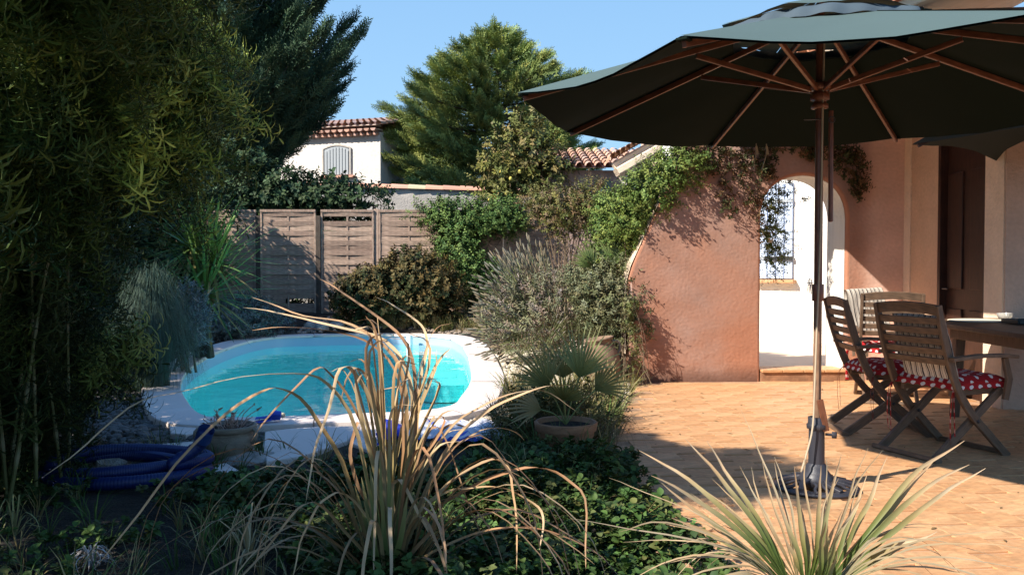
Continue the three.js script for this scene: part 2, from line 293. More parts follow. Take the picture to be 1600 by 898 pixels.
// --- swimming pool ---
{
  const pool = thing('swimming_pool', 'turquoise rounded swimming pool with pale stone coping', 'swimming pool', [-2, 0, -10]); pool.userData.kind = 'structure';
  const n = poolIn.length, wall = new GB(), lip = offsetLoop(poolIn, 0.012 * OUT), cols = [1, 1, 1];
  const k = wall.n; for (const y of [-0.105, -0.5, -1.12, -1.25]) lip.forEach((p, i) => { const q = y < -1.2 ? offsetLoop(poolIn, -0.12 * OUT)[i] : p; wall.vert(q.x, y, q.z, cols, i * 0.15, y); });
  for (let r = 0; r < 3; r++) for (let i = 0; i < n; i++) { const a = k + r * n + i, b = k + r * n + (i + 1) % n; wall.i.push(a, b, a + n, b, b + n, a + n); }
  const fl = offsetLoop(poolIn, -0.12 * OUT), c0 = wall.vert(-2, -1.25, -10, cols), s0 = wall.n; fl.forEach((p) => wall.vert(p.x, -1.25, p.z, cols));
  for (let i = 0; i < n; i++) wall.i.push(c0, s0 + i, s0 + (i + 1) % n);
  wall.build('basin', M.liner, pool);
  const bandG = new GB(); lip.forEach((p) => { bandG.vert(p.x, 0.046, p.z); bandG.vert(p.x, -0.105, p.z); }); for (let i = 0; i < n; i++) { const a = i * 2, b = ((i + 1) % n) * 2; bandG.i.push(a, a + 1, b, a + 1, b + 1, b); } bandG.build('water_line_band', mat('pale_blue_band', [0.36, 0.50, 0.64], 0.35), pool);
  // rounded steps let into the far right end
  const st = new GB(), sc = at(715, 533, 11.9); for (let s = 0; s < 3; s++) st.geo(new THREE.CylinderGeometry(0.45 + s * 0.3, 0.45 + s * 0.3, 0.24, 28), new THREE.Matrix4().setPosition(-1.0, -0.62 - 0.26 * s, -12.6));
  // coping in separate slabs
  const cuts = 15, per = n / cuts, prof = [[0, 0.0], [0, 0.03], [0.012, 0.04], [0.328, 0.04], [0.34, 0.03], [0.34, -0.02]];
  const rings = prof.map(([d]) => offsetLoop(poolIn, d * OUT));
  for (let s = 0; s < cuts; s++) {
    const g = new GB(), a = s * per, m = 8, y0 = COPE - 0.04 + (s * 37 % 5 - 2) * 0.0012, gap = 0.03, pt = (ring, f) => { const i = Math.floor(f) % n, j = (i + 1) % n; return ring[i].clone().lerp(ring[j], f - Math.floor(f)); };
    for (let j = 0; j <= m; j++) prof.forEach(([d, y], r) => { const p = pt(rings[r], a + gap + (per - 2 * gap) * j / m); g.vert(p.x, y0 + y, p.z, [1, 1, 1], p.x, p.z); });
    const w = prof.length; for (let j = 0; j < m; j++) for (let r = 0; r < w - 1; r++) { const q = j * w + r; g.i.push(q, q + 1, q + w, q + 1, q + w + 1, q + w); }
    for (const e of [0, m]) { for (let r = 1; r < w - 1; r++) g.i.push(e * w, e * w + r, e * w + r + 1); }
    g.build('coping_stone', M.coping[(s * 7) % 3], pool);
  }
  const bed = new GB(); { const a = offsetLoop(poolIn, 0.01 * OUT), b = offsetLoop(poolIn, 0.3 * OUT), kk = bed.n; a.forEach((p, i) => { bed.vert(p.x, 0.052, p.z); bed.vert(b[i].x, 0.052, b[i].z); }); for (let i = 0; i < n; i++) { const q = kk + i * 2, r = kk + ((i + 1) % n) * 2; bed.i.push(q, q + 1, r, q + 1, r + 1, r); } }
  bed.build('coping_bed', M.grout, pool);
  const tp = at(640, 522, 14.0), tr = new GB(); tr.tube([V(tp.x, 0.07, tp.z + 0.02), V(tp.x, -1.2, tp.z + 0.02)], 0.055, 12); tr.build('corner_trim', M.trim, pool);
  st.build('pool_steps', M.liner, pool);
  const sk = new GB(), sp = onY(752, 541, COPE); sk.box(sp.x, COPE + 0.012, sp.z, 0.2, 0.02, 0.2, 0.3, [1, 1, 1], 0.006); sk.build('skimmer_lid', M.trim, pool);
  // water
  const w = new GB(), wl = lip.map((p) => V(p.x, -0.085, p.z)), step = 0.12;
  const c1 = w.vert(-2, -0.085, -10, [1, 1, 1], -2, -10), k1 = w.n; wl.forEach((p) => w.vert(p.x, p.y, p.z, [1, 1, 1], p.x, p.z)); for (let i = 0; i < n; i++) w.i.push(c1, k1 + (i + 1) % n, k1 + i);
  const ripple = tex(512, (u, v) => 0.5 + 0.3 * tn(u, v, 5, 2) + 0.22 * tn(u, v, 12, 4) + 0.1 * tn(u, v, 30, 8), false);
  const wm = mat('pool_water', [0.80, 0.97, 0.98], 0.02, { transmission: 1, thickness: 0, ior: 1.33, bumpMap: rep(ripple, 0.45, 0.45), bumpScale: 0.012 });
  tag(w.build('pool_water', wm), 'clear turquoise water in the swimming pool', 'water', null, 'structure');
}
// --- pink garden wall with the arch; line from A to B, 0.5 m thick ---
const WA = V(1.25, 0, -8.86), WB = V(4.15, 0, -9.0), wallDir = V(0, 0, 0).subVectors(WB, WA).normalize(), wallAng = Math.atan2(-wallDir.z, wallDir.x);
const onWall = (u, h, out = 0) => V(WA.x + wallDir.x * u, h, WA.z + wallDir.z * u).add(V(-wallDir.z, 0, wallDir.x).multiplyScalar(out));
const wallU = (px) => { const k = (px - 800) / FPX; return (k * 8.86 - 1.25) / (wallDir.x + k * wallDir.z); };
{
  const L = WA.distanceTo(WB) + 0.02, uL = wallU(1189), uR = wallU(1322), spring = 1.72, top = 2.17;
  const s = new THREE.Shape(); s.moveTo(0, -0.05); s.lineTo(-0.06, 0.9); s.bezierCurveTo(-0.05, 1.1, 0.0, 1.22, 0.06, 1.36); s.lineTo(0.62, 2.62); s.lineTo(0.75, 2.68); s.lineTo(L, 2.95); s.lineTo(L, -0.05);
  s.lineTo(uR, -0.05); s.lineTo(uR + 0.01, spring); const mid = (uL + uR) / 2; s.bezierCurveTo(uR, top - 0.15, mid + 0.25, top, mid, top); s.bezierCurveTo(mid - 0.25, top, uL, top - 0.15, uL, spring); s.lineTo(uL, -0.05); s.closePath();
  const g0 = new THREE.ExtrudeGeometry(s, { depth: 0.46, bevelEnabled: true, bevelSize: 0.03, bevelThickness: 0.03, bevelOffset: -0.03, bevelSegments: 3, curveSegments: 14 });
  g0.translate(0, 0, -0.49);
  // wash of colour: rosier above, more orange low down on the right, a darker line at the foot
  const P = g0.attributes.position, col = new Float32Array(P.count * 3); for (let i = 0; i < P.count; i++) { const c = [1, 1, 1]; col.set(c, i * 3); }
  g0.setAttribute('color', new THREE.BufferAttribute(col, 3));
  const gw = thing('garden_wall', 'pink rendered garden wall with an arched opening and a curved left end', 'wall', [WA.x, 0, WA.z], wallAng);
  const stainAndBounce = tex(1024, (u, v) => { const x = u * 3.2 - 0.1, y = v * 2.7, n = tn(u, v, 5, 3) + 0.5 * tn(u, v, 14, 5) + 0.25 * tn(u, v, 40, 2); const o = Math.max(0, Math.min(1, 0.5 + n * 0.9 + 0.45 * sst(1.5, 0.3, y) * sst(0.3, 1.3, x) - 0.3 * sst(1.2, 2.2, y))); let c = mix3([0.98, 0.89, 0.86], [1.0, 0.78, 0.66], o); const footDark = sst(0.22 + 0.1 * n, 0.0, y); c = mix3(c, [0.62, 0.5, 0.45], footDark * 0.8); const bounceRight = sst(uR - 0.02, uR + 0.25, x); c = mix3(c.map((q, k) => q * [0.72, 0.74, 0.75][k]), [0.92, 0.88, 0.86], bounceRight); const str = Math.max(0, tn(u, v * 0.06, 40, 6)) * sst(0.6, 2.4, y); const f = (1 + 0.06 * tn(u, v, 90, 1) + 0.10 * tn(u, v, 9, 11)); return c.map((q) => q * f); });  // right of the arch, bounced light is put into a paler colour
  stainAndBounce.repeat.set(1 / 3.2, 1 / 2.7);
  const pm = mat('pink_wall_render', [0.80, 0.58, 0.48], 0.93, { map: stainAndBounce, bumpMap: rep(texStucco, 0.55), bumpScale: 0.006 });
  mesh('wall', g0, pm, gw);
  // pale worn render on the sloping end, with sunlight put into its cream
  const ed = new GB(), ep = [[-0.065, 0.3], [-0.065, 0.9], [-0.052, 1.08], [-0.012, 1.22], [0.052, 1.36], [0.2, 1.69], [0.35, 2.03], [0.5, 2.37], [0.612, 2.62]]; for (const [x, y] of ep) { ed.vert(x, y, -0.012, [1, 1, 1], 0, y); ed.vert(x, y, -0.47, [1, 1, 1], 0.46, y); } for (let i = 0; i < ep.length - 1; i++) ed.i.push(i * 2, i * 2 + 1, i * 2 + 2, i * 2 + 1, i * 2 + 3, i * 2 + 2); ed.build('sun_toned_worn_edge', M.cream, gw, false);
  // pale lining of the opening
  const ar = [], lin = new GB(); ar.push(V(uL + 0.004, -0.02, 0), V(uL + 0.004, spring, 0)); for (const q of new THREE.CubicBezierCurve(new THREE.Vector2(uL, spring), new THREE.Vector2(uL, top - 0.15), new THREE.Vector2(mid - 0.25, top), new THREE.Vector2(mid, top)).getPoints(10).slice(1)) ar.push(V(q.x, q.y - 0.004, 0)); for (const q of new THREE.CubicBezierCurve(new THREE.Vector2(mid, top), new THREE.Vector2(mid + 0.25, top), new THREE.Vector2(uR, top - 0.15), new THREE.Vector2(uR + 0.01, spring)).getPoints(10).slice(1)) ar.push(V(q.x - 0.004, q.y - 0.003, 0)); ar.push(V(uR - 0.004, -0.02, 0));
  for (let i = 0; i < ar.length; i++) { lin.vert(ar[i].x, ar[i].y, -0.045, [1, 1, 1], i * 0.1, 0); lin.vert(ar[i].x, ar[i].y, -0.475, [1, 1, 1], i * 0.1, 0.43); } for (let i = 0; i < ar.length - 1; i++) lin.i.push(i * 2, i * 2 + 1, i * 2 + 2, i * 2 + 1, i * 2 + 3, i * 2 + 2);
  lin.build('arch_lining', M.white, gw, false);
  // door step in the opening
  const st = thing('door_step', 'low terracotta step in the arched opening of the pink wall', 'step', onWall((uL + uR) / 2, 0, 0), wallAng);
  const w = uR - uL - 0.012; for (let i = 0; i < 4; i++) { const g = new RoundedBoxGeometry(w / 4 - 0.006, 0.03, 0.34, 1, 0.006); const t = mesh('tile', g, M.terracotta[i * 2], st); t.position.set(-w / 2 + w / 4 * (i + 0.5), 0.115, -0.12); }
  const b = new GB(); b.box(0, 0.045, -0.14, w, 0.105, 0.34); b.build('riser', M.clay, st, false);
}
// --- house on the right: facade to the left, front face towards us ---
{
  const X = 4.15, h = thing('house', 'pink house wing with cream door surround and dark wooden door', 'house', [X, 0, -7.16]);
  const seg = (name, d0, d1, m, out = 0, y0 = -0.05, y1 = 2.95) => { const g = new GB(); g.box(X - out + 0.15, (y0 + y1) / 2, -(d0 + d1) / 2, 0.3, y1 - y0, d1 - d0); g.geo; return g.build(name, m, h); };
  const uvScale = (m) => m; 
  seg('light_band', 8.86, 9.4, M.cream, 0.012); seg('wall', 8.30, 8.858, M.beige);
  seg('door_surround', 7.175, 7.46, M.cream, 0.012);
  seg('wall', 7.462, 8.298, M.beige, 0, 2.4, 2.95);
  const d = new GB(); d.box(X + 0.09, 1.19, -7.88, 0.05, 2.4, 0.83); const door = d.build('door', M.doorWood, h);
  for (const [y, s] of [[0.5, 0.62], [1.55, 1.1]]) for (const z of [-7.68, -8.08]) { const p = new GB(); p.box(X + 0.058, y, z, 0.022, s, 0.26, 0, [1, 1, 1], 0.006); p.build('door_panel', M.doorWood, door); }
  const fr = new GB(); fr.box(X + 0.03, 1.2, -8.272, 0.07, 2.4, 0.05); fr.box(X + 0.03, 1.2, -7.488, 0.07, 2.4, 0.05); fr.build('door_frame', M.doorWood, h);
  const hd = new GB(); hd.tube([V(X + 0.03, 1.0, -8.2), V(X + 0.0, 1.0, -8.2), V(X, 1.0, -8.1)], 0.009, 6); hd.build('handle', M.iron, door);
  const f = new GB(); f.box(X + 2.4, 1.45, -7.25, 4.8, 3.0, 0.18); f.build('wall', mat('pink_house_render', [0.70, 0.47, 0.36], 0.92, { map: rep(texSoft, 0.5), bumpMap: rep(texStucco, 1), bumpScale: 0.006 }), h);
  const bk = new GB(); bk.box(X + 2.6, 1.45, -9.3, 4.6, 3.0, 0.2); bk.box(X + 4.75, 1.45, -8.3, 0.1, 3.0, 2); bk.build('rear_wall', M.beige, h);
  // low tiled porch roof that runs along the facade, over the table
  const e0 = V(2.15, 2.72, 0), e1 = V(X + 0.4, 3.62, 0), dz0 = -4.98, dz1 = -8.95, sl = e1.clone().sub(e0), sn = V(-sl.y, sl.x, 0).normalize();
  const rf = new GB(); rf.beam([V(e0.x, e0.y - 0.03, (dz0 + dz1) / 2), V(e1.x, e1.y - 0.03, (dz0 + dz1) / 2)], dz0 - dz1, 0.05, V(0, 0, 1)); const roof = rf.build('porch_roof', M.cream, h);
  reseed(31);
  const rows = Math.round((dz0 - dz1) / 0.2);
  for (let r = 0; r <= rows; r++) for (let k = 0; k < 4; k++) {
    const z = dz0 - r * 0.2, p = e0.clone().addScaledVector(sl, k * 0.25 - 0.015).addScaledVector(sn, 0.03 + 0.012 * (k % 2)), q = e0.clone().addScaledVector(sl, k * 0.25 + 0.27).addScaledVector(sn, 0.012); p.z = q.z = z;
    const g = new GB(), m = 6; for (let i = 0; i <= m; i++) { const a = Math.PI * i / m; for (const [pt, R] of [[p, 0.088], [q, 0.075]]) { g.vert(pt.x + sn.x * Math.sin(a) * R, pt.y + sn.y * Math.sin(a) * R, z + Math.cos(a) * R, tone([0.52, 0.26, 0.15], 0.2), i * 0.1, 0); } }
    for (let i = 0; i < m; i++) g.i.push(i * 2, i * 2 + 1, i * 2 + 2, i * 2 + 1, i * 2 + 3, i * 2 + 2);
    const c0 = tone([0.50, 0.24, 0.14], 0.25); for (let i = 0; i < g.c.length; i++) g.c[i] = c0[i % 3];
    g.build('roof_tile', M.roofTile, roof);
  }
  const bm = new GB(); bm.box(2.35, 2.66, (dz0 + dz1) / 2, 0.14, 0.16, dz0 - dz1 - 0.1, 0, [1, 1, 1], 0.01); bm.build('porch_beam', M.doorWood, h);
  const po = new GB(); po.box(3.55, 1.4, -5.2, 0.14, 2.9, 0.14, 0, [1, 1, 1], 0.01); po.build('porch_post', M.doorWood, h);
  const ti = new GB(); ti.beam([V(2.3, 2.68, -5.2), V(X + 0.5, 2.75, -5.2)], 0.12, 0.14, V(0, 0, 1)); ti.build('tie_beam', M.doorWood, h);
}
// --- white building seen through the arch ---
{
  const p0 = at(1080, 400, 13.4), p1 = at(1420, 400, 11.6), dir = p1.clone().sub(p0).setY(0).normalize(), ang = Math.atan2(-dir.z, dir.x);
  const b = thing('white_outbuilding', 'sunlit white building with blue shutters beyond the arch', 'building', [p0.x, 0, p0.z], ang);
  const L = 6; const w = new GB(); w.box(L / 2 - 0.5, 1.9, -0.2, L, 4, 0.4); w.build('wall', M.white, b, false);
  const sx = (px) => { const k = (px - 800) / FPX, D0 = -p0.z; return (k * D0 - p0.x) / (dir.x + k * dir.z); };
  const uR = sx(1240), y0 = at(1240, 436, 12).y, y1 = at(1240, 281, 12).y, bw = 0.125;
  const sh = new GB(); sh.box(uR - 0.55, (y0 + y1) / 2, 0.012, 1.1, y1 - y0, 0.02); const shm = sh.build('shutter', M.shutterBlue, b, false);
  for (let i = 0; i < 8; i++) { const q = mesh('board', new RoundedBoxGeometry(bw - 0.012, y1 - y0, 0.02, 1, 0.005), M.shutterBlue, shm); q.position.set(uR - bw * (i + 0.5), (y0 + y1) / 2, 0.034); }
  for (const y of [lerp(y0, y1, 0.22), lerp(y0, y1, 0.82)]) { const q = mesh('hinge_bar', new THREE.BoxGeometry(1.0, 0.05, 0.015), M.shutterGrey, shm); q.position.set(uR - 0.5, y, 0.05); }
  const bar = mesh('latch', new RoundedBoxGeometry(0.42, 0.06, 0.03, 1, 0.008), M.iron, shm); bar.position.set(uR - 0.2, at(1240, 403, 12).y, 0.062);
  for (let i = 0; i < 4; i++) { const q = mesh('sill_tile', new RoundedBoxGeometry(0.29, 0.05, 0.16, 1, 0.01), M.terracotta[i], b); q.position.set(uR - 0.1 - i * 0.297, y0 - 0.04, 0.06); }
  const ro = new GB(); ro.box(L / 2 - 0.5, 3.98, 0.1, L + 0.2, 0.12, 1.1); ro.build('roof', M.roofTile, b, false);
  const ky = new GB(), kp = V(sx(1266), at(1266, 445, 12).y, 0.03); ky.tube([kp, V(kp.x, kp.y + 0.06, 0.05), V(kp.x + 0.01, kp.y + 0.09, 0.02)], 0.01, 6); ky.tube([V(kp.x - 0.03, kp.y + 0.02, 0.03), V(kp.x + 0.05, kp.y + 0.02, 0.03)], 0.008, 5); ky.tube([V(kp.x + 0.015, kp.y + 0.0, 0.03), V(kp.x + 0.03, kp.y - 0.14, 0.03)], 0.007, 5); ky.tube([V(kp.x - 0.015, kp.y, 0.03), V(kp.x - 0.02, kp.y - 0.1, 0.03)], 0.006, 5); ky.build('wall_hook', M.iron, b, false);
  const pv = new GB(); pv.box(3.4, 0.045, -11.2, 5, 0.1, 3.8); tag(pv.build('passage_floor', M.cream), 'pale paved floor of the passage behind the arch', 'floor', null, 'structure');
}
// --- woven fence panels along the back of the pool bed ---
{
  const D = 16, base = 0.28, topY = at(500, 328, D).y, H = topY - base;
  const f = thing('garden_fence', 'weathered woven wooden fence behind the pool with gaps where slats are missing', 'fence', [at(500, 400, D).x, base, -D]);
  const edges = [218, 311, 404, 498, 588, 690, 790, 885].map((p) => at(p, 400, D).x), n = 21, pitch = (H - 0.08) / n;
  reseed(77);
  const slatGeo = (w, flip, tilt) => { const g = new GB(), pts = []; for (let i = 0; i <= 8; i++) { const t = i / 8; pts.push(V((t - 0.5) * w, 0, 0.002 + flip * 0.011 * Math.pow(Math.sin(Math.PI * t), 2))); } g.beam(pts, pitch * 1.03, 0.011, V(0, 1, tilt)); return g.geometry(); };
  for (let e = 0; e < edges.length - 1; e++) {
    const x0 = edges[e] + 0.05, x1 = edges[e + 1] - 0.05, w = x1 - x0, cx = (x0 + x1) / 2, zo = e === 2 ? 0.04 : e === 3 ? 0.02 : 0;
    const gs = [slatGeo(w, 1, 0.1), slatGeo(w, -1, -0.04), slatGeo(w, 1, -0.06), slatGeo(w, -1, 0.12)];
    for (let i = 0; i < n; i++) {
      if (e === 3 && (i === n - 2 || (i === n - 4 && rnd() < 0))) continue;
      const s = mesh('slat', gs[(i % 2) + (rnd() < 0.4 ? 2 : 0)], M.fence[Math.floor(rnd() * 5)], f), missing = e === 2 && i === 2;
      s.position.set(cx - f.position.x + (missing ? -w * 0.28 : 0), 0.05 + pitch * (i + 0.5), zo + rr(-0.003, 0.003)); if (missing) s.scale.x = 0.45;
      s.rotation.z = (e === 3 && i === n - 4 ? -0.035 : rr(-0.006, 0.006));
    }
    for (const x of [x0 + 0.012, cx, x1 - 0.012]) { const g = new GB(); g.box(x, base + H / 2, -D + zo + (x === cx ? 0 : 0.012), 0.032, H, 0.02); g.build('stile', M.fence[1], f); }
    const g = new GB(); g.box(cx, topY - 0.02, -D + zo + 0.008, w + 0.01, 0.05, 0.045, 0, [1, 1, 1], 0.006); g.build('top_rail', M.fence[2], f);
  }
  edges.forEach((x, i) => { const dark = i === 2 || i === 3, g = new GB(); g.box(x, base + H / 2 - (dark ? 0.06 : 0), -D - 0.02 + (dark ? 0.05 : 0), 0.085, H - (dark ? 0.1 : -0.04), 0.07, 0, [1, 1, 1], 0.006); g.build('post', dark ? M.fenceShade : M.fence[3], f); });  // two posts coloured dark to give the shadow in the panel gaps
}
// --- boundary wall with tile coping ---
{
  const D = 19, a = at(425, 283, D), b = at(935, 297, D), w = thing('boundary_wall', 'grey rendered boundary wall with a row of terracotta coping tiles', 'wall', [(a.x + b.x) / 2, 0, -D]);
  const g = new GB(), y0 = -0.2; g.beam([V(a.x, (a.y + y0) / 2 - 0.06, -D), V(b.x, (b.y + y0) / 2 - 0.06, -D)], a.y - y0 - 0.05, 0.25, V(0, 1, 0)); g.build('wall', M.grey, w);
  reseed(8); const n = 19;
  for (let i = 0; i < n; i++) {
    const t = (i + 0.5) / n, p = a.clone().lerp(b, t), g2 = new GB(), L = (b.x - a.x) / n * 1.06, c = tone(i % 5 === 3 ? [0.5, 0.42, 0.26] : [0.56, 0.30, 0.21], 0.2), m = 6;
    for (let k = 0; k <= 1; k++) for (let j = 0; j <= m; j++) { const q = Math.PI * j / m, r = k ? 0.16 : 0.185; for (const rr_ of [r, r - 0.02]) g2.vert(p.x + (k - 0.5) * L, p.y - 0.115 + Math.sin(q) * rr_ * 0.62 + (k ? 0.012 : 0.022) + rr(0, 0.004), p.z + Math.cos(q) * rr_ * 1.15, c, k, j * 0.1); }
    const W = (m + 1) * 2; for (let j = 0; j < m; j++) for (const o of [0, 1]) { const q = j * 2 + o; g2.i.push(q, q + 2, q + W, q + 2, q + W + 2, q + W); }
    for (let k = 0; k <= 1; k++) for (let j = 0; j < m; j++) { const q = k * W + j * 2; g2.i.push(q, q + 1, q + 2, q + 1, q + 3, q + 2); }
    g2.build('coping_tile', M.roofTile, w);
  }
}
// a slope of barrel tiles between an eave line and a ridge line, as one mass
function tileSlope(e0, e1, r0, r1, pitch, rows, col) {
  const g = new GB(), L = e0.distanceTo(e1), n = Math.max(2, Math.round(L / pitch));
  const nrm = V(0, 0, 0).crossVectors(e1.clone().sub(e0), r0.clone().sub(e0)).normalize(); if (nrm.y < 0) nrm.negate();
  const al = e1.clone().sub(e0).normalize();
  g.quad(e0, e1, r1, r0, col.map((c) => c * 0.6));
  for (let i = 0; i <= n; i++) for (let k = 0; k < rows; k++) {
    const t = i / n, a = e0.clone().lerp(e1, t), b = r0.clone().lerp(r1, t), p = a.clone().lerp(b, (k - 0.04) / rows).addScaledVector(nrm, 0.03), q = a.clone().lerp(b, (k + 1.05) / rows).addScaledVector(nrm, 0.012), c = tone(col, 0.22, 0.12), s = g.n;
    for (let j = 0; j <= 5; j++) { const w = Math.PI * j / 5; for (const [pt, R] of [[p, pitch * 0.45], [q, pitch * 0.38]]) { const v = pt.clone().addScaledVector(nrm, Math.sin(w) * R).addScaledVector(al, Math.cos(w) * R); g.vert(v.x, v.y, v.z, c); } }
    for (let j = 0; j < 5; j++) g.i.push(s + j * 2, s + j * 2 + 1, s + j * 2 + 2, s + j * 2 + 1, s + j * 2 + 3, s + j * 2 + 2);
  }
  return g;
}
// --- white house behind the trees ---
{
  const D = 26, R = at(594, 230, D).x, Lx = at(300, 230, D).x, eave = at(594, 206, D).y, h = thing('white_house', 'white house with terracotta roof and an arched grey shutter behind the boundary wall', 'house', [(R + Lx) / 2, 0, -D]);
  reseed(14);
  const w = new GB(); w.box((R + Lx) / 2, eave / 2, -D - 3.5, R - Lx, eave, 7); w.build('wall', M.house, h);
  const gable = new GB(), rid = eave + 0.72; gable.tri(V(R - 0.02, eave - 0.01, -D), V(R - 0.02, eave - 0.01, -D - 7), V(R - 0.02, rid, -D - 3.5)); gable.build('gable', M.house, h);
  const e0 = V(Lx - 0.2, eave + 0.17, -D + 0.3), e1 = V(R + 0.1, eave + 0.17, -D + 0.3), r0 = V(Lx - 0.2, rid + 0.27, -D - 3.5), r1 = V(R + 0.1, rid + 0.27, -D - 3.5);
  const rf = tileSlope(e0, e1, r0, r1, 0.22, 9, [0.50, 0.325, 0.26]).build('roof', M.roofTile, h); rf.userData.kind = 'stuff';
  const bk = new GB(); bk.quad(V(Lx - 0.2, eave + 0.1, -D - 7.2), V(R + 0.1, eave + 0.1, -D - 7.2), r1, r0, [0.4, 0.23, 0.18]); bk.build('rear_roof', M.roofTile, h);
  for (const [row, oy, oz] of [[0, 0.0, 0.09], [1, 0.11, 0.2]]) {   // two courses of half-round tiles below the eave
    const g = new GB(), n = Math.round((R - Lx) / 0.22); for (let i = 0; i < n; i++) { const x = R - 0.11 - i * 0.22 - row * 0.0; g.geo(new THREE.CylinderGeometry(0.085, 0.085, 0.26, 8, 1, false, -Math.PI / 2, Math.PI), new THREE.Matrix4().makeRotationX(Math.PI / 2).setPosition(x, eave - 0.02 + oy, -D + oz - 0.05), tone([0.5, 0.3, 0.24], 0.15)); }
    g.box((R + Lx) / 2, eave + 0.075 + oy, -D + oz - 0.1, R - Lx, 0.03, 0.34, 0, [0.62, 0.5, 0.45]);
    g.build('eave_tiles', M.roofTile, h).userData.kind = 'stuff';
  }
  const a = at(497, 271, D), b = at(540, 226, D), sw = b.x - a.x, sh = new THREE.Shape(); sh.moveTo(-sw / 2, 0); sh.lineTo(sw / 2, 0); sh.lineTo(sw / 2, b.y - a.y - 0.09); sh.quadraticCurveTo(0, b.y - a.y + 0.1, -sw / 2, b.y - a.y - 0.09);
  const win = mesh('shuttered_window', new THREE.ExtrudeGeometry(sh, { depth: 0.03, bevelEnabled: false }), M.shutterGrey, h); win.position.set((a.x + b.x) / 2 - h.position.x, a.y, 0.005);
  for (let i = 0; i < 8; i++) { const u = (i - 3.5) / 8 * sw, hh = (b.y - a.y) * (0.97 - 0.17 * Math.pow(u / sw * 2, 2)); const q = mesh('board', new RoundedBoxGeometry(sw / 8 - 0.02, hh, 0.02, 1, 0.006), M.shutterGrey, win); q.position.set(u, hh / 2, 0.042); }
  const sur = new GB(), pts = []; for (let i = 0; i <= 10; i++) { const t = i / 10 * 2 - 1; pts.push(V((a.x + b.x) / 2 + t * (sw / 2 + 0.05), b.y + 0.04 - 0.1 * t * t, -D + 0.02)); } pts.unshift(V(a.x - 0.05, a.y, -D + 0.02)); pts.push(V(b.x + 0.05, a.y, -D + 0.02)); sur.beam(pts, 0.07, 0.06, V(0, 0, 1)); sur.build('window_surround', M.grey, h);
  const sl = new GB(); sl.box((a.x + b.x) / 2 + 0.05, a.y - 0.06, -D + 0.06, sw + 0.3, 0.07, 0.16, 0, [0.55, 0.3, 0.22]); sl.build('window_sill', M.roofTile, h);
  { const th = -0.3, c = V(R, 0, -D), off = V(R - h.position.x, 0, 0).applyAxisAngle(UPY, th); h.position.copy(c.sub(off)); h.rotation.y = th; }
  // a lower wing further right, mostly behind the cypress
  const g2 = new GB(), xr = at(640, 230, 28).x; const sw2 = thing('grey_annex', 'plain grey rendered annex between the white house and the cypress', 'building', [(R + xr) / 2, 0, -D - 3]); g2.box((R + xr) / 2 + 0.35, (eave + 0.3) / 2, -D - 5.5, xr - R + 0.6, eave + 0.3, 3); g2.build('wall', M.grey, sw2); const g3 = new GB(); g3.beam([V(R + 0.1, eave + 0.36, -D - 5.5), V(xr + 0.7, eave + 0.36, -D - 5.5)], 3.3, 0.1, V(0, 0, 1), [0.42, 0.25, 0.19]); g3.build('roof', M.roofTile, sw2);
}
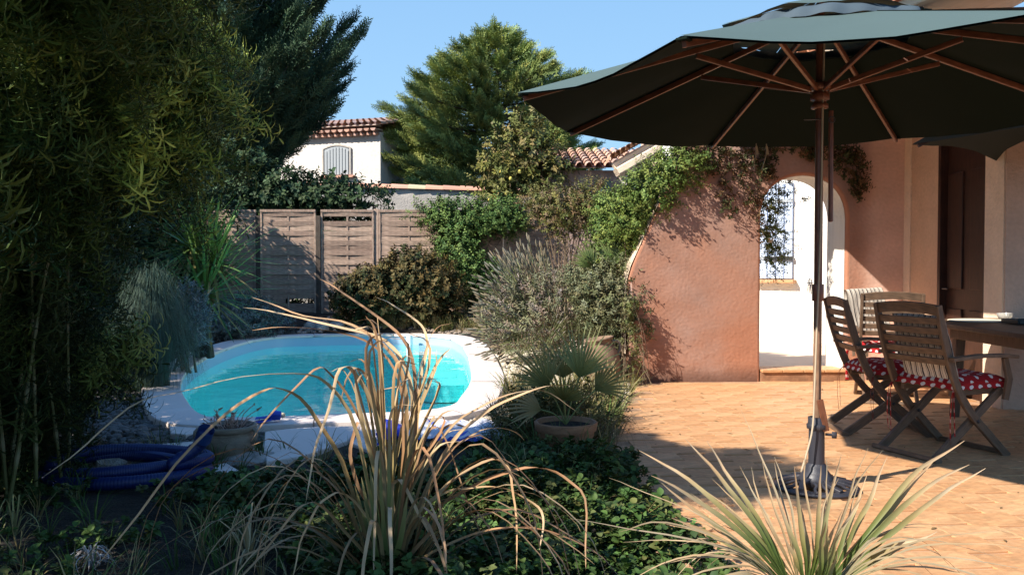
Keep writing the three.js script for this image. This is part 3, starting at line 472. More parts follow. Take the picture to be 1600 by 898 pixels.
// --- rose house with the porch gable, far right ---
{
  const D = 17.5, h = thing('rose_house', 'rose rendered house with terracotta roof, green shutter and white porch gable', 'house', [at(960, 300, D).x, 0, -D]);
  reseed(15);
  const x0 = at(860, 300, D).x, x1 = at(1160, 300, D).x, ev = at(930, 266, D).y, w = new GB(); w.box((x0 + x1) / 2, ev / 2, -D - 2, x1 - x0, ev, 4); w.build('wall', M.rose, h);
  const rz = -D - 2.5, ry = ev + 0.72; tileSlope(V(x0 - 0.2, ev + 0.02, -D + 0.3), V(x1, ev + 0.02, -D + 0.3), V(x0 - 0.2, ry, rz), V(x1, ry, rz), 0.2, 7, [0.50, 0.29, 0.21]).build('roof', M.roofTile, h).userData.kind = 'stuff';
  const P = 16, pa = at(963, 268, P), pb = at(1075, 204, P), g = new GB(); g.beam([pa, pb], 0.2, 0.36, V(0, 0, 1)); g.beam([V(pa.x, pa.y - 0.02, pa.z + 0.02), V(pb.x, pb.y - 0.02, pb.z + 0.02)], 0.5, 0.14, V(0, 0, 1)); g.build('porch_fascia', M.cream, h);
  for (let i = 0; i < 14; i++) { const t = (i + 0.5) / 14, p = pa.clone().lerp(pb, t), q = new GB(), d = pb.clone().sub(pa).normalize(), nn = V(-d.y, d.x, 0); for (let k = 0; k <= 1; k++) for (let j = 0; j <= 5; j++) { const a = Math.PI * j / 5, r = 0.085; const v = p.clone().addScaledVector(nn, 0.24 + Math.sin(a) * r).addScaledVector(d, Math.cos(a) * r); q.vert(v.x, v.y, v.z + (k ? 0.3 : -0.35)); } const c = tone([0.56, 0.32, 0.2], 0.2); for (let j = 0; j < q.c.length; j++) q.c[j] = c[j % 3]; for (let j = 0; j < 5; j++) q.i.push(j, j + 1, j + 6, j + 1, j + 7, j + 6); q.build('roof_tile', M.roofTile, h); }
  const pw = new GB(), c = at(1040, 330, P); pw.box(c.x + 0.25, 1.6, -P - 0.3, 1.3, 3.0, 0.25); pw.build('porch_wall', M.rose, h);
  const cb = new GB(), cp = at(975, 265, P); cb.tube([cp, V(cp.x, cp.y - 0.12, cp.z), V(cp.x + 0.05, cp.y - 0.26, cp.z), V(cp.x + 0.3, cp.y - 0.36, cp.z - 0.1)], [0.11, 0.08, 0.1, 0.12], 10); cb.build('corbel', M.house, h);
  const s0 = at(929, 309, D), s1 = at(954, 281, D), sg = new GB(); sg.box((s0.x + s1.x) / 2, (s0.y + s1.y) / 2, -D + 0.02, s1.x - s0.x, s1.y - s0.y, 0.04, 0, [1, 1, 1], 0.008); sg.build('shutter', M.shutterGreen, h);
  const ch = new GB(), cc = at(1015, 220, D + 1.5); ch.box(cc.x, cc.y - 0.1, cc.z, 0.3, 0.6, 0.3, 0.2, [0.6, 0.42, 0.33], 0.02); ch.build('chimney', M.roofTile, h);
}
// ================= OBJECTS =================
const canvasMat = (name, c, tr = 0) => mat(name, c, 0.85, { bumpMap: rep(texFine, 8), bumpScale: 0.0006, sheen: 0.3, sheenRoughness: 0.6 });
function canopy(n, R, rimY, topY, r0, phase, sag = 0.05, droop = 0) {
  // n panels between ribs; the hem between two ribs pulls in and the cloth sags
  const g = new GB(), rad = 12, seg = 8;
  const pt = (a, f) => { const k = a * n / (2 * Math.PI), fr = k - Math.floor(k), w = Math.sin(Math.PI * fr), ch = Math.cos(Math.PI / n) / Math.cos((fr - 0.5) * 2 * Math.PI / n), r = R * f * (ch - 0.025 * w * f * f); const y = topY + (rimY - topY) * f - sag * w * f * f * 0.9 + 0.012 * w * noise(a * 5, f * 3) + 0.006 * w * noise(a * 17, f * 7); return V(Math.cos(a + phase) * r, y, -Math.sin(a + phase) * r); };
  for (let i = 0; i < n; i++) {
    const k = g.n; for (let q = 0; q <= rad; q++) for (let j = 0; j <= seg; j++) { const a = (i + Math.min(0.99999, Math.max(1e-6, j / seg))) * 2 * Math.PI / n, f = lerp(r0, 1, q / rad), p = pt(a, f); if (j === 0) p.y += 0.004; g.vert(p.x, p.y, p.z, [1, 1, 1], p.x * 4, p.z * 4); }
    for (let q = 0; q < rad; q++) for (let j = 0; j < seg; j++) { const a = k + q * (seg + 1) + j; g.i.push(a, a + 1, a + seg + 1, a + 1, a + seg + 2, a + seg + 1); }
  }
  return [g, pt];
}
// --- big parasol on the patio ---
{
  const P = V(1.655, 0, -4.60), n = 8, R = 1.635, rim = 2.095, top = 2.575, phase = 2 * Math.PI / 16 * 0.32;
  const u = thing('parasol', 'large dark green parasol with reddish wooden pole and ribs on the sunlit patio', 'parasol', P);
  const [g, pt] = canopy(n, R, rim, top, 0.30, phase); const cloth = mat('shade_dark_canvas', [0.008, 0.014, 0.010], 0.95, { specularIntensity: 0.2 }), paled = canvasMat('sky_sheen_canvas', [0.062, 0.098, 0.090]); g.build('shade_dark_underside', cloth, u, false);  // underside shade and sky sheen on top are put into the two cloth colours
  const [go] = canopy(n, R * 1.004, rim + 0.008, top + 0.008, 0.30, phase); go.build('canopy', paled, u, false);
  const [v] = canopy(n, 0.55, top - 0.085, top + 0.08, 0.02, phase, 0.0); const vc = v.build('vent_cap', paled, u, false);
  // wavy skirt of the vent
  { const s = new GB(), m = 160; for (let i = 0; i <= m; i++) { const a = i / m * 2 * Math.PI, ch = 0.52, w = 1.7 * noise(Math.cos(a) * 4.2, Math.sin(a) * 4.2, 3) + 0.5 * Math.sin(a * 23), r = ch * (0.985 + 0.03 * w); s.vert(Math.cos(a) * r * 0.94, top - 0.092, -Math.sin(a) * r * 0.94, [1, 1, 1], a * 3, 0); s.vert(Math.cos(a) * (r + 0.03), top - 0.125 + 0.009 * w, -Math.sin(a) * (r + 0.03), [1, 1, 1], a * 3, 0.2); s.vert(Math.cos(a) * (r + 0.045), top - 0.160 + 0.016 * noise(Math.cos(a) * 5 + 3, Math.sin(a) * 5, 8), -Math.sin(a) * (r + 0.045), [1, 1, 1], a * 3, 0.3); } for (let i = 0; i < m; i++) for (let k = 0; k < 2; k++) { const q = i * 3 + k; s.i.push(q, q + 3, q + 1, q + 1, q + 3, q + 4); } s.build('skirt', canvasMat('blue_green_canvas', [0.05, 0.075, 0.095], 0), vc, false); }
  const pole = new GB(); pole.tube([V(0, 0.30, 0), V(0, 1.05, 0)], 0.0215, 12); pole.build('lower_pole', M.paleWood, u, false);
  const p2 = new GB(); p2.tube([V(0, 1.05, 0), V(0, top + 0.05, 0)], 0.0215, 12); p2.tube([V(0, 1.03, 0), V(0, 1.12, 0)], 0.031, 12); p2.build('upper_pole', M.mahogany, u, false);
  for (let i = 0; i < n; i++) {
    const a = i * 2 * Math.PI / n, d = V(Math.cos(a + phase), 0, -Math.sin(a + phase)), pts = [0.06, 0.35, 0.7, 0.985].map((f) => { const q = pt(a + 1e-5, f); q.y -= 0.022; return q; });
    const side = V(-d.z, 0, d.x), rb = new GB(); rb.beam(pts, 0.018, 0.03, side); const rm = rb.build('rib', M.mahogany, u, false);
    const e = pt(a + 1e-5, 0.42); e.y -= 0.05; const s = new GB(); s.beam([V(d.x * 0.05, 2.165, d.z * 0.05), e], 0.018, 0.026, side); s.build('strut', M.mahogany, rm, false);
  }
  const hub = new GB(); const prof = [[0.026, 2.06], [0.045, 2.065], [0.045, 2.085], [0.034, 2.09], [0.034, 2.105], [0.05, 2.11], [0.05, 2.14], [0.034, 2.15], [0.034, 2.16], [0.062, 2.165], [0.062, 2.195], [0.026, 2.205]];
  hub.geo(new THREE.LatheGeometry(prof.map(([x, y]) => new THREE.Vector2(x, y)), 20)); hub.build('runner', M.mahogany, u, false);
  const th = new GB(); th.geo(new THREE.LatheGeometry([[0.026, 2.44], [0.06, 2.45], [0.06, 2.49], [0.03, 2.52], [0.026, 2.55]].map(([x, y]) => new THREE.Vector2(x, y)), 16)); th.build('top_hub', M.mahogany, u, false);
  const st = new GB(); st.tube([V(0.058, 2.05, 0.01), V(0.060, 1.46, 0.012), V(0.060, 1.455, 0.012)], [0.013, 0.0135, 0.006], 10); st.build('hanging_rod', M.mahogany, u, false);
  const pin = new GB(); pin.tube([V(-0.09, 2.0, 0.02), V(0.0, 2.003, 0.02)], 0.004, 5); pin.geo(new THREE.TorusGeometry(0.016, 0.003, 6, 14), new THREE.Matrix4().setPosition(0.055, 2.0, 0.03)); pin.build('pin', M.iron, u, false);
  const cd = new GB(); cd.tube(curve([V(0.012, 2.5, 0.03), V(0.004, 2.1, 0.035), V(-0.002, 1.4, 0.036), V(-0.018, 0.9, 0.04), V(-0.03, 0.55, 0.045), V(-0.045, 0.34, 0.06), V(-0.085, 0.19, 0.07), V(-0.11, 0.12, 0.08)], 30), 0.005, 6); cd.build('cord', M.rope, u, false);
  for (const px of [1182, 1198]) { const d = 6.05, a = at(px, 224, d), s = new GB(), k = px === 1182 ? -1 : 1; s.tube(curve([a, V(a.x, a.y - 0.07, a.z), V(a.x - 0.012, a.y - 0.12, a.z), V(a.x - 0.022 - 0.01 * k, a.y - 0.185, a.z)], 8), 0.004, 5); s.blade([V(a.x, a.y - 0.02, a.z + 0.004), V(a.x + 0.012, a.y - 0.08, a.z + 0.004)], [0.016, 0.014], V(1, 0, 0), [1, 1, 1]); s.build('tie_string', M.rope, u); }
  for (let i = 0; i < n; i++) { const a = i * 2 * Math.PI / n, q = pt(a + 1e-5, 0.985); const c = new GB(); c.geo(new RoundedBoxGeometry(0.05, 0.012, 0.05, 1, 0.004), new THREE.Matrix4().makeRotationY(a + phase).setPosition(q.x, q.y - 0.006, q.z)); c.build('rib_pocket', cloth, u, false); }
  // cast stand
  const b = thing('parasol_stand', 'round openwork dark cast iron parasol stand holding the wooden pole', 'parasol stand', P);
  const bg = new GB(), L2 = (a) => a.map(([x, y]) => new THREE.Vector2(x, y));
  bg.geo(new THREE.LatheGeometry(L2([[0.18, 0.012], [0.22, 0.012], [0.226, 0.024], [0.214, 0.034], [0.186, 0.038], [0.176, 0.028], [0.18, 0.012]]), 40)); bg.build('rim', M.iron, b, false);
  const cg = new GB(); cg.geo(new THREE.LatheGeometry(L2([[0.03, 0.02], [0.085, 0.03], [0.095, 0.07], [0.07, 0.10], [0.058, 0.115], [0.056, 0.135], [0.047, 0.145], [0.0435, 0.15]]), 28)); cg.build('boss', M.iron, b, false);
  const tg = new GB(); tg.geo(new THREE.LatheGeometry(L2([[0.043, 0.14], [0.041, 0.335], [0.052, 0.338], [0.054, 0.36], [0.046, 0.366], [0.046, 0.40], [0.036, 0.402], [0.034, 0.36]]), 24)); tg.build('tube', M.iron, b, false);
  for (let i = 0; i < 6; i++) { const a = i * Math.PI / 3 + 0.2, arm = new GB(), d = V(Math.cos(a), 0, Math.sin(a)), s = V(-d.z, 0, d.x); arm.beam(curve([d.clone().multiplyScalar(0.07).setY(0.075), d.clone().multiplyScalar(0.13).addScaledVector(s, 0.02).setY(0.06), d.clone().multiplyScalar(0.2).setY(0.04)], 6), 0.03, 0.018, s); for (const k of [-1, 1]) arm.tube(curve([d.clone().multiplyScalar(0.085).addScaledVector(s, 0.015 * k).setY(0.06), d.clone().multiplyScalar(0.13).addScaledVector(s, 0.055 * k).setY(0.055), d.clone().multiplyScalar(0.165).addScaledVector(s, 0.06 * k).setY(0.045), d.clone().multiplyScalar(0.2).addScaledVector(s, 0.085 * k).setY(0.035)], 8), 0.009, 6); arm.build('scroll_arm', M.iron, b, false); }
  const kn = new GB(); kn.tube([V(0.04, 0.31, 0.02), V(0.075, 0.31, 0.04)], 0.008, 6); kn.tube([V(0.07, 0.31, 0.037), V(0.09, 0.31, 0.048)], 0.018, 8); kn.build('clamp_knob', M.iron, b, false);
  const wd = thing('wooden_wedge', 'short wooden wedge jammed beside the pole in the parasol stand', 'wedge', [P.x + 0.02, 0.35, P.z + 0.03]);
  const wg = new GB(); wg.beam([V(0.018, -0.02, 0.004), V(0, 0.06, 0.012), V(-0.022, 0.15, 0.018)], 0.034, 0.012, V(1, 0, 0)); wg.build('wedge', M.mahogany, wd, false);
}
// --- second parasol, nearly black, over the table ---
{
  const c = V(4.28, 0, -6.12), u = thing('square_parasol', 'nearly black square parasol hanging over the dining table beside the door', 'parasol', c);
  const A = at(1575, 259, 7.5), ph = Math.atan2(-(A.z - c.z), A.x - c.x), R = Math.hypot(A.x - c.x, A.z - c.z);
  const [g, pt] = canopy(4, R, A.y, 2.85, 0.01, ph, -0.06); g.build('canopy', canvasMat('black_canvas', [0.02, 0.028, 0.022], 0.02), u, false);
  for (let i = 0; i < 4; i++) { const a = i * Math.PI / 2, r = new GB(), d = V(Math.cos(a + ph), 0, -Math.sin(a + ph)); r.beam([0.03, 0.5, 0.97].map((f) => { const q = pt(a + 1e-5, f); q.y -= 0.03; return q; }), 0.02, 0.03, V(-d.z, 0, d.x)); r.build('rib', M.doorWood, u, false); }
  const p = new GB(); p.tube([V(0, 0.02, 0), V(0, 2.86, 0)], 0.022, 10); p.build('pole', M.doorWood, u, false);
}
// --- table ---
const TABLE = V(4.02, 0, -6.02);
{
  const t = thing('dining_table', 'dark wooden oval dining table in the shade on the right', 'table', TABLE);
  const sh = new THREE.Shape(); const a = 0.70, b = 1.17; for (let i = 0; i < 48; i++) { const w = i / 48 * 2 * Math.PI, c = Math.cos(w), s = Math.sin(w), e = 0.62, x = a * Math.sign(c) * Math.pow(Math.abs(c), e), y = b * Math.sign(s) * Math.pow(Math.abs(s), e); i ? sh.lineTo(x, y) : sh.moveTo(x, y); } sh.closePath();
  const g = new THREE.ExtrudeGeometry(sh, { depth: 0.024, bevelEnabled: true, bevelSize: 0.006, bevelThickness: 0.006, bevelSegments: 2 }); g.rotateX(-Math.PI / 2); g.translate(0, 0.748, 0);
  mesh('tabletop', g, M.table, t);
  const ap = new GB(); for (const [x, z, sx, sz] of [[-0.48, 0, 0.03, 1.64], [0.48, 0, 0.03, 1.64], [0, -0.82, 0.93, 0.03], [0, 0.82, 0.93, 0.03]]) { const q = new GB(); q.box(x, 0.69, z, sx, 0.1, sz, 0, [1, 1, 1], 0.004); q.build('apron', M.table, t, false); }
  for (const sx of [-1, 1]) for (const sz of [-1, 1]) { const l = new GB(); l.beam([V(sx * 0.46, 0.0, sz * 0.80), V(sx * 0.44, 0.74, sz * 0.77)], [0.06, 0.08], [0.06, 0.08], V(1, 0, 0)); l.build('leg', M.table, t, false); }
  const m = thing('place_mat', 'pale oval place mat on the far end of the dining table', 'place mat', [3.72, 0.781, -6.78]); const mg = new GB(); mg.geo(new THREE.LatheGeometry([[0, 0.004], [0.21, 0.004], [0.225, 0.008], [0.23, 0.004], [0.228, 0.0005], [0, 0.0005]].map(([x, y]) => new THREE.Vector2(x, y)), 36), new THREE.Matrix4().makeScale(1, 1, 0.8)); mg.build('mat', mat('pale_straw', [0.72, 0.64, 0.5], 0.8), m, false);
  const m2 = copyOf(m, 'pale oval place mat behind the dark tray on the dining table', [4.25, 0.781, -6.82]);
  m.userData.group = m2.userData.group = 'place mats on the dining table';
  const tr = thing('dark_tray', 'small dark tray lying on the dining table', 'tray', [3.93, 0.781, -6.45]); const tg = new GB(); tg.box(0, 0.006, 0, 0.3, 0.008, 0.22, 0, [1, 1, 1], 0.003); for (const [x, z, sx, sz] of [[-0.15, 0, 0.01, 0.22], [0.15, 0, 0.01, 0.22], [0, -0.11, 0.29, 0.01], [0, 0.11, 0.29, 0.01]]) tg.box(x, 0.018, z, sx, 0.03, sz, 0, [1, 1, 1], 0.003); tg.build('tray', mat('black_tray', [0.012, 0.012, 0.014], 0.4), tr, false);
  const gl = thing('glass_dish', 'small glass dish at the back of the dining table', 'dish', [4.0, 0.781, -6.9]); const gg = new GB(); gg.geo(new THREE.LatheGeometry([[0, 0.004], [0.04, 0.005], [0.055, 0.03], [0.06, 0.055], [0.056, 0.055], [0.05, 0.03], [0.036, 0.01], [0, 0.009]].map(([x, y]) => new THREE.Vector2(x, y)), 20)); gg.build('dish', mat('dish_glass', [0.7, 0.68, 0.64], 0.15, { transmission: 0.6, thickness: 0 }), gl, false);
}
// --- folding chairs: local front is +z ---
function makeChair(label) {
  const c = thing('folding_chair', label, 'chair', [0, 0, 0], 0, 'slatted folding armchairs round the table');
  const stile = [V(0, 0.975, -0.375), V(0, 0.80, -0.330), V(0, 0.62, -0.272), V(0, 0.45, -0.200), V(0, 0.30, -0.09), V(0, 0.16, 0.06), V(0, 0.0, 0.24)], sc = new THREE.CatmullRomCurve3(stile);
  const X = V(1, 0, 0);
  for (const s of [-1, 1]) {
    const off = (p) => p.map((q) => q.clone().add(V(s * 0.245, 0, 0)));
    const g = new GB(); g.beam(off(sc.getPoints(16)), 0.026, Array.from({ length: 17 }, (_, i) => i < 2 ? 0.042 : 0.052), X); g.build('stile', M.chair[0], c, false);
    const r = new GB(); r.beam([V(s * 0.212, 0.012, -0.36), V(s * 0.212, 0.435, 0.215)], 0.026, 0.056, X); r.build('rear_leg', M.chair[1], c, false);
    const a = new GB(); a.beam([V(s * 0.275, 0.645, -0.30), V(s * 0.28, 0.66, -0.05), V(s * 0.285, 0.655, 0.15), V(s * 0.285, 0.645, 0.25)], [0.05, 0.058, 0.062, 0.05], 0.022, X); a.build('armrest', M.chair[2], c, false);
    const p = new GB(); p.beam([V(s * 0.27, 0.64, 0.17), V(s * 0.268, 0.5, 0.215), V(s * 0.262, 0.37, 0.19)], 0.024, [0.042, 0.05, 0.045], X); p.build('arm_post', M.chair[0], c, false);
    const rl = new GB(); rl.beam([V(s * 0.185, 0.425, -0.20), V(s * 0.185, 0.425, 0.23)], 0.024, 0.045, X); rl.build('seat_rail', M.chair[1], c, false);
    const bt = new GB(); bt.tube([V(s * 0.19, 0.245, -0.04), V(s * 0.262, 0.245, -0.04)], 0.011, 8); bt.build('bolt', M.iron, c, false);
  }
  const br = new GB(); br.beam([V(-0.255, 0.02, -0.365), V(0.255, 0.02, -0.365)], 0.055, 0.03, V(0, 0.3, -1)); br.build('foot_rail', M.chair[2], c, false);
  const fr = new GB(); fr.beam([V(-0.235, 0.03, 0.21), V(0.235, 0.03, 0.21)], 0.03, 0.03, V(0, 1, 0)); fr.build('front_rail', M.chair[0], c, false);
  for (let i = 0; i < 6; i++) { const t = 0.035 + i * 0.064, p = sc.getPoint(t * 0.93), w = i === 0 ? 0.068 : 0.043, d = sc.getTangent(t).negate(), g = new GB(), bow = -0.012; if (i === 0) p.y += 0.004; g.beam([-0.236, -0.12, 0, 0.12, 0.236].map((x) => V(x, p.y + (i === 0 ? 0.018 * (1 - Math.pow(x / 0.236, 2)) : 0), p.z + bow * (1 - Math.pow(x / 0.236, 2)))), w, 0.014, d); g.build('back_slat', M.chair[(i * 2) % 3], c, false); }
  for (let i = 0; i < 6; i++) { const g = new GB(); g.beam([V(-0.22, 0.448, -0.17 + i * 0.078), V(0.22, 0.448, -0.17 + i * 0.078)], 0.062, 0.014, V(0, 0, 1)); g.build('seat_slat', M.chair[i % 3], c, false); }
  return c;
}
const chairSpots = [
  [V(2.86, 0, -5.56), 1.955, 'slatted wooden folding armchair nearest us, striped cushion against its back'],
  [V(2.76, 0, -6.25), 1.66, 'slatted wooden folding armchair beside the parasol pole, seen from behind'],
  [V(3.42, 0, -7.75), 0.30, 'slatted wooden folding armchair with a striped cloth over its back'],
  [V(4.92, 0, -6.3), -1.7, 'slatted wooden folding armchair on the far side of the table by the wall'],
];
const chairs = []; { const c0 = makeChair(chairSpots[0][2]); c0.position.copy(chairSpots[0][0]); c0.rotation.y = chairSpots[0][1]; chairs.push(c0); for (const [p, r, l] of chairSpots.slice(1, 3)) chairs.push(copyOf(c0, l, p, r)); }
// red cushions with white dots
const dots = tex(512, (u, v) => { const n = 6; let b = 0; for (let j = -1; j <= n; j++) for (let i = -1; i <= n; i++) { const cx = (i + (j & 1 ? 0.75 : 0.25)) / n, cy = (j + 0.5) / n; const d = Math.hypot(u - cx, v - cy) * n; if (d < 0.235) b = 1; } const f = 0.93 + 0.1 * tn(u, v, 70, 2); return b ? [0.93 * f, 0.88 * f, 0.84 * f] : [0.66 * f, 0.035, 0.07]; });
const redCloth = mat('red_dotted_cotton', [1, 1, 1], 0.9, { map: rep(dots, 2.6), sheen: 0.2 });
const stripes = tex(512, (u, v) => { const x = (u * 5) % 1, f = 0.95 + 0.08 * tn(u, v, 60, 3), l = (c, w) => Math.abs(x - c) < w; let c = [0.86, 0.82, 0.76]; if (l(0.22, 0.055)) c = [0.22, 0.19, 0.20]; else if (l(0.36, 0.025)) c = [0.42, 0.38, 0.37]; else if (l(0.58, 0.02)) c = [0.5, 0.46, 0.44]; else if (l(0.75, 0.05)) c = [0.27, 0.24, 0.25]; else if (l(0.88, 0.02)) c = [0.55, 0.5, 0.48]; return c.map((k) => k * f); });
const stripedCloth = mat('striped_cotton', [1, 1, 1], 0.92, { map: rep(stripes, 2.2, 2.2), sheen: 0.2 });
// pillow: rectangle w x d, puffed to t, with wavy edge
function pillowGeo(w, d, t, sd) {
  const g = new GB(), n = 18; reseed(sd);
  for (const s of [1, -1]) { const k = g.n; for (let j = 0; j <= n; j++) for (let i = 0; i <= n; i++) { const u = i / n * 2 - 1, v = j / n * 2 - 1, e = Math.pow((1 - Math.pow(Math.abs(u), 5)) * (1 - Math.pow(Math.abs(v), 5)), 0.42), q = 1 - 0.03 * (u * u * v * v), wob = 0.008 * noise(u * 4, v * 4, sd); g.vert(u * w / 2 * q, s * t / 2 * e * (1 + 0.15 * noise(u * 2.2, v * 2.2, sd + s)) + wob, v * d / 2 * q, [1, 1, 1], u * w / 2, v * d / 2); } for (let j = 0; j < n; j++) for (let i = 0; i < n; i++) { const a = k + j * (n + 1) + i; s > 0 ? g.i.push(a, a + n + 1, a + 1, a + 1, a + n + 1, a + n + 2) : g.i.push(a, a + 1, a + n + 1, a + 1, a + n + 2, a + n + 1); } }
  return g;
}
chairs.forEach((c, i) => {
  const o = thing('seat_cushion', ['red seat cushion with white dots on the nearest folding chair', 'red seat cushion with white dots on the chair beside the parasol pole', 'red seat cushion with white dots on the chair carrying the striped cloth'][i], 'cushion', V(0, 0.488, 0.03).applyAxisAngle(UPY, c.rotation.y).add(c.position), c.rotation.y, 'red dotted seat cushions');
  pillowGeo(0.47, 0.46, 0.085, 3 + i).build('pad', redCloth, o, false);
  const fr = new GB(), m = 90; for (let k = 0; k <= m; k++) { const t = k / m * 4, e = Math.floor(t) % 4, f = t - Math.floor(t), w = 0.235, C = [[-w, -w], [w, -w], [w, w], [-w, w]], [ax, az] = C[e], [bx, bz] = C[(e + 1) % 4], x = lerp(ax, bx, f), z = lerp(az, bz, f), l = Math.hypot(x, z), wv = Math.sin(k * 1.9) * 0.012; fr.vert(x * 0.985, -0.005, z * 0.985, [1, 1, 1], t * 0.4, 0); fr.vert(x * (1 + 0.05) + wv * z, -0.04 + 0.006 * Math.sin(k * 1.9 + 1), z * 1.05 + wv * x, [1, 1, 1], t * 0.4, 0.05); } for (let k = 0; k < m; k++) { const q = k * 2; fr.i.push(q, q + 1, q + 2, q + 1, q + 3, q + 2); } fr.build('frill', redCloth, o, false);
  reseed(60 + i);
  for (const s of [-1, 1]) for (const k of [0, 1]) { const g = new GB(), L = rr(0.26, 0.38), p = V(s * 0.22, -0.02, -0.23), pts = curve([p, V(s * 0.245 + 0.01 * k, -0.06, -0.262), V(s * 0.25 + 0.02 * k, -0.06 - L * 0.5, -0.262 - 0.01 * k), V(s * 0.25 + 0.02 * k + rr(-0.01, 0.01), -0.06 - L, -0.258)], 8); g.blade(pts, pts.map(() => 0.016), V(1, 0, 0.5), [1, 1, 1], 0.3); g.build('tie', redCloth, o, false); }
});
{
  const c = chairs[0], o = thing('striped_cushion', 'white striped back cushion leaning inside the nearest folding chair', 'cushion', V(0, 0.675, -0.205).applyAxisAngle(UPY, c.rotation.y).add(c.position), c.rotation.y);
  const g = pillowGeo(0.42, 0.50, 0.075, 9).geometry(); g.rotateX(-Math.PI / 2 - 0.32); g.rotateY(0); mesh('pad', g, stripedCloth, o);
  const tb = new GB(); tb.blade(curve([V(0.16, -0.2, 0.13), V(0.22, -0.21, 0.16), V(0.26, -0.3, 0.12)], 6), [0.05, 0.07, 0.06, 0.05, 0.05, 0.04, 0.03], V(0.3, 0, 1), [1, 1, 1]); tb.build('tie_flap', stripedCloth, o, false);
  const c2 = chairs[2], o2 = thing('striped_cloth', 'white striped cloth hung over the back of the rear folding chair', 'cloth', V(0, 0, 0).add(c2.position), c2.rotation.y);
  const cg = new GB(), path = [V(0, 0.72, -0.333), V(0, 0.86, -0.365), V(0, 0.955, -0.395), V(0, 1.005, -0.378), V(0, 0.965, -0.345), V(0, 0.85, -0.312), V(0, 0.72, -0.272), V(0, 0.60, -0.235)], cp = curve(path, 28), W = 0.40, nx = 14;
  cp.forEach((p, j) => { for (let i = 0; i <= nx; i++) { const u = i / nx - 0.5; cg.vert(u * W + 0.045 + 0.01 * noise(j * 0.2, i), p.y + 0.02 * u + 0.006 * noise(i * 0.5, j * 0.3), p.z + 0.010 * noise(i * 0.7, j * 0.25, 4) * (j > 12 ? 1 : -1) + (j > 12 ? 0.008 : -0.008), [1, 1, 1], u * W, j * 0.025); } });
  for (let j = 0; j < cp.length - 1; j++) for (let i = 0; i < nx; i++) { const a = j * (nx + 1) + i; cg.i.push(a, a + 1, a + nx + 1, a + 1, a + nx + 2, a + nx + 1); }
  cg.build('cloth', stripedCloth, o2, false);
}
// --- blue pool hose in loose coils ---
{
  const c = onY(188, 742, 0.04), o = thing('pool_hose', 'loosely coiled blue ribbed pool hose lying in the shade', 'hose', [c.x, 0.03, c.z]);
  reseed(41); const pts = [], turns = 2.15, rx = 0.43, rz = 0.30; for (let i = 0; i <= 60; i++) { const t = i / 60, a = -0.3 + t * turns * 2 * Math.PI, k = 1 + 0.13 * Math.sin(a * 0.55 + 1) - 0.12 * t; pts.push(V(Math.cos(a) * rx * k + 0.05 * Math.sin(t * 9), 0.035 + t * 0.065 + 0.012 * Math.sin(a * 2), Math.sin(a) * rz * k)); }
  pts.push(V(pts[60].x * 1.05 + 0.1, 0.2, pts[60].z - 0.08), V(pts[60].x * 1.0 + 0.16, 0.27, pts[60].z - 0.05));
  const cp = curve(pts, 1100), rs = cp.map((_, i) => i % 3 === 1 ? 0.0375 : 0.0345), g = new GB(); g.tube(cp, rs, 10); g.build('hose', M.hose, o, false);
  const e = cp[cp.length - 1], d = e.clone().sub(cp[cp.length - 8]).normalize(), cu = new GB(); cu.tube([e.clone().addScaledVector(d, -0.05), e.clone().addScaledVector(d, 0.03)], 0.045, 14, [1, 1, 1], false); cu.build('cuff', mat('blue_cuff', [0.02, 0.06, 0.22], 0.4), o, false);
}
// --- pots ---
const lathe = (a, seg = 36) => new THREE.LatheGeometry(a.map(([x, y]) => new THREE.Vector2(x, y)), seg);
{
  const p = onY(357, 716, 0.02), o = thing('stone_pot', 'squat pale stone pot with a rounded belly by the pool corner', 'pot', [p.x, 0.02, p.z]);
  const g = new GB(); g.geo(lathe([[0, 0], [0.105, 0.0], [0.12, 0.015], [0.15, 0.06], [0.163, 0.105], [0.158, 0.15], [0.146, 0.165], [0.150, 0.175], [0.168, 0.182], [0.170, 0.205], [0.160, 0.213], [0.146, 0.208], [0.140, 0.18], [0, 0.178]])); g.build('bowl', M.stonePot, o, false);
  for (const s of [-1, 1]) { const h = new GB(); h.tube(curve([V(s * 0.15, 0.19, 0.02), V(s * 0.185, 0.18, 0.05), V(s * 0.18, 0.13, 0.06), V(s * 0.155, 0.11, 0.04)], 8), 0.014, 6); h.build('handle', M.stonePot, o, false); }
  const s = new GB(); s.geo(new THREE.CircleGeometry(0.142, 24), new THREE.Matrix4().makeRotationX(-Math.PI / 2).setPosition(0, 0.186, 0), [0.6, 0.5, 0.4]); s.build('soil', M.soil, o, false);
  const d = thing('withered_plant', 'withered dark plant in the squat stone pot', 'plant', [p.x, 0.2, p.z]); reseed(4);
  const t = new GB(); for (let i = 0; i < 46; i++) { const a = rnd() * 6.28, r = rr(0, 0.1), b = V(Math.cos(a) * r, 0, Math.sin(a) * r), h = rr(0.03, 0.13) * (i < 5 ? 1.5 : 1), e = V(b.x * 1.8 + rr(-0.04, 0.04), h, b.z * 1.8 + rr(-0.04, 0.04)); t.tube(curve([b, b.clone().lerp(e, 0.5).add(V(rr(-0.02, 0.02), 0.015, rr(-0.02, 0.02))), e], 4), 0.003, 4, [0.5, 0.35, 0.28]); if (i % 2) t.blade([e, e.clone().add(V(rr(-0.03, 0.03), rr(-0.01, 0.03), rr(-0.03, 0.03)))], [0.018, 0.004], rdir(), [0.22, 0.13, 0.08]); } t.build('stems', M.plain, d, false);
  const st = thing('flat_stone', 'rough flat stone under the squat stone pot', 'stone', [p.x + 0.15, 0, p.z + 0.07]); rockInto(st, 0.2, 0.06, 0.14, 3);
}
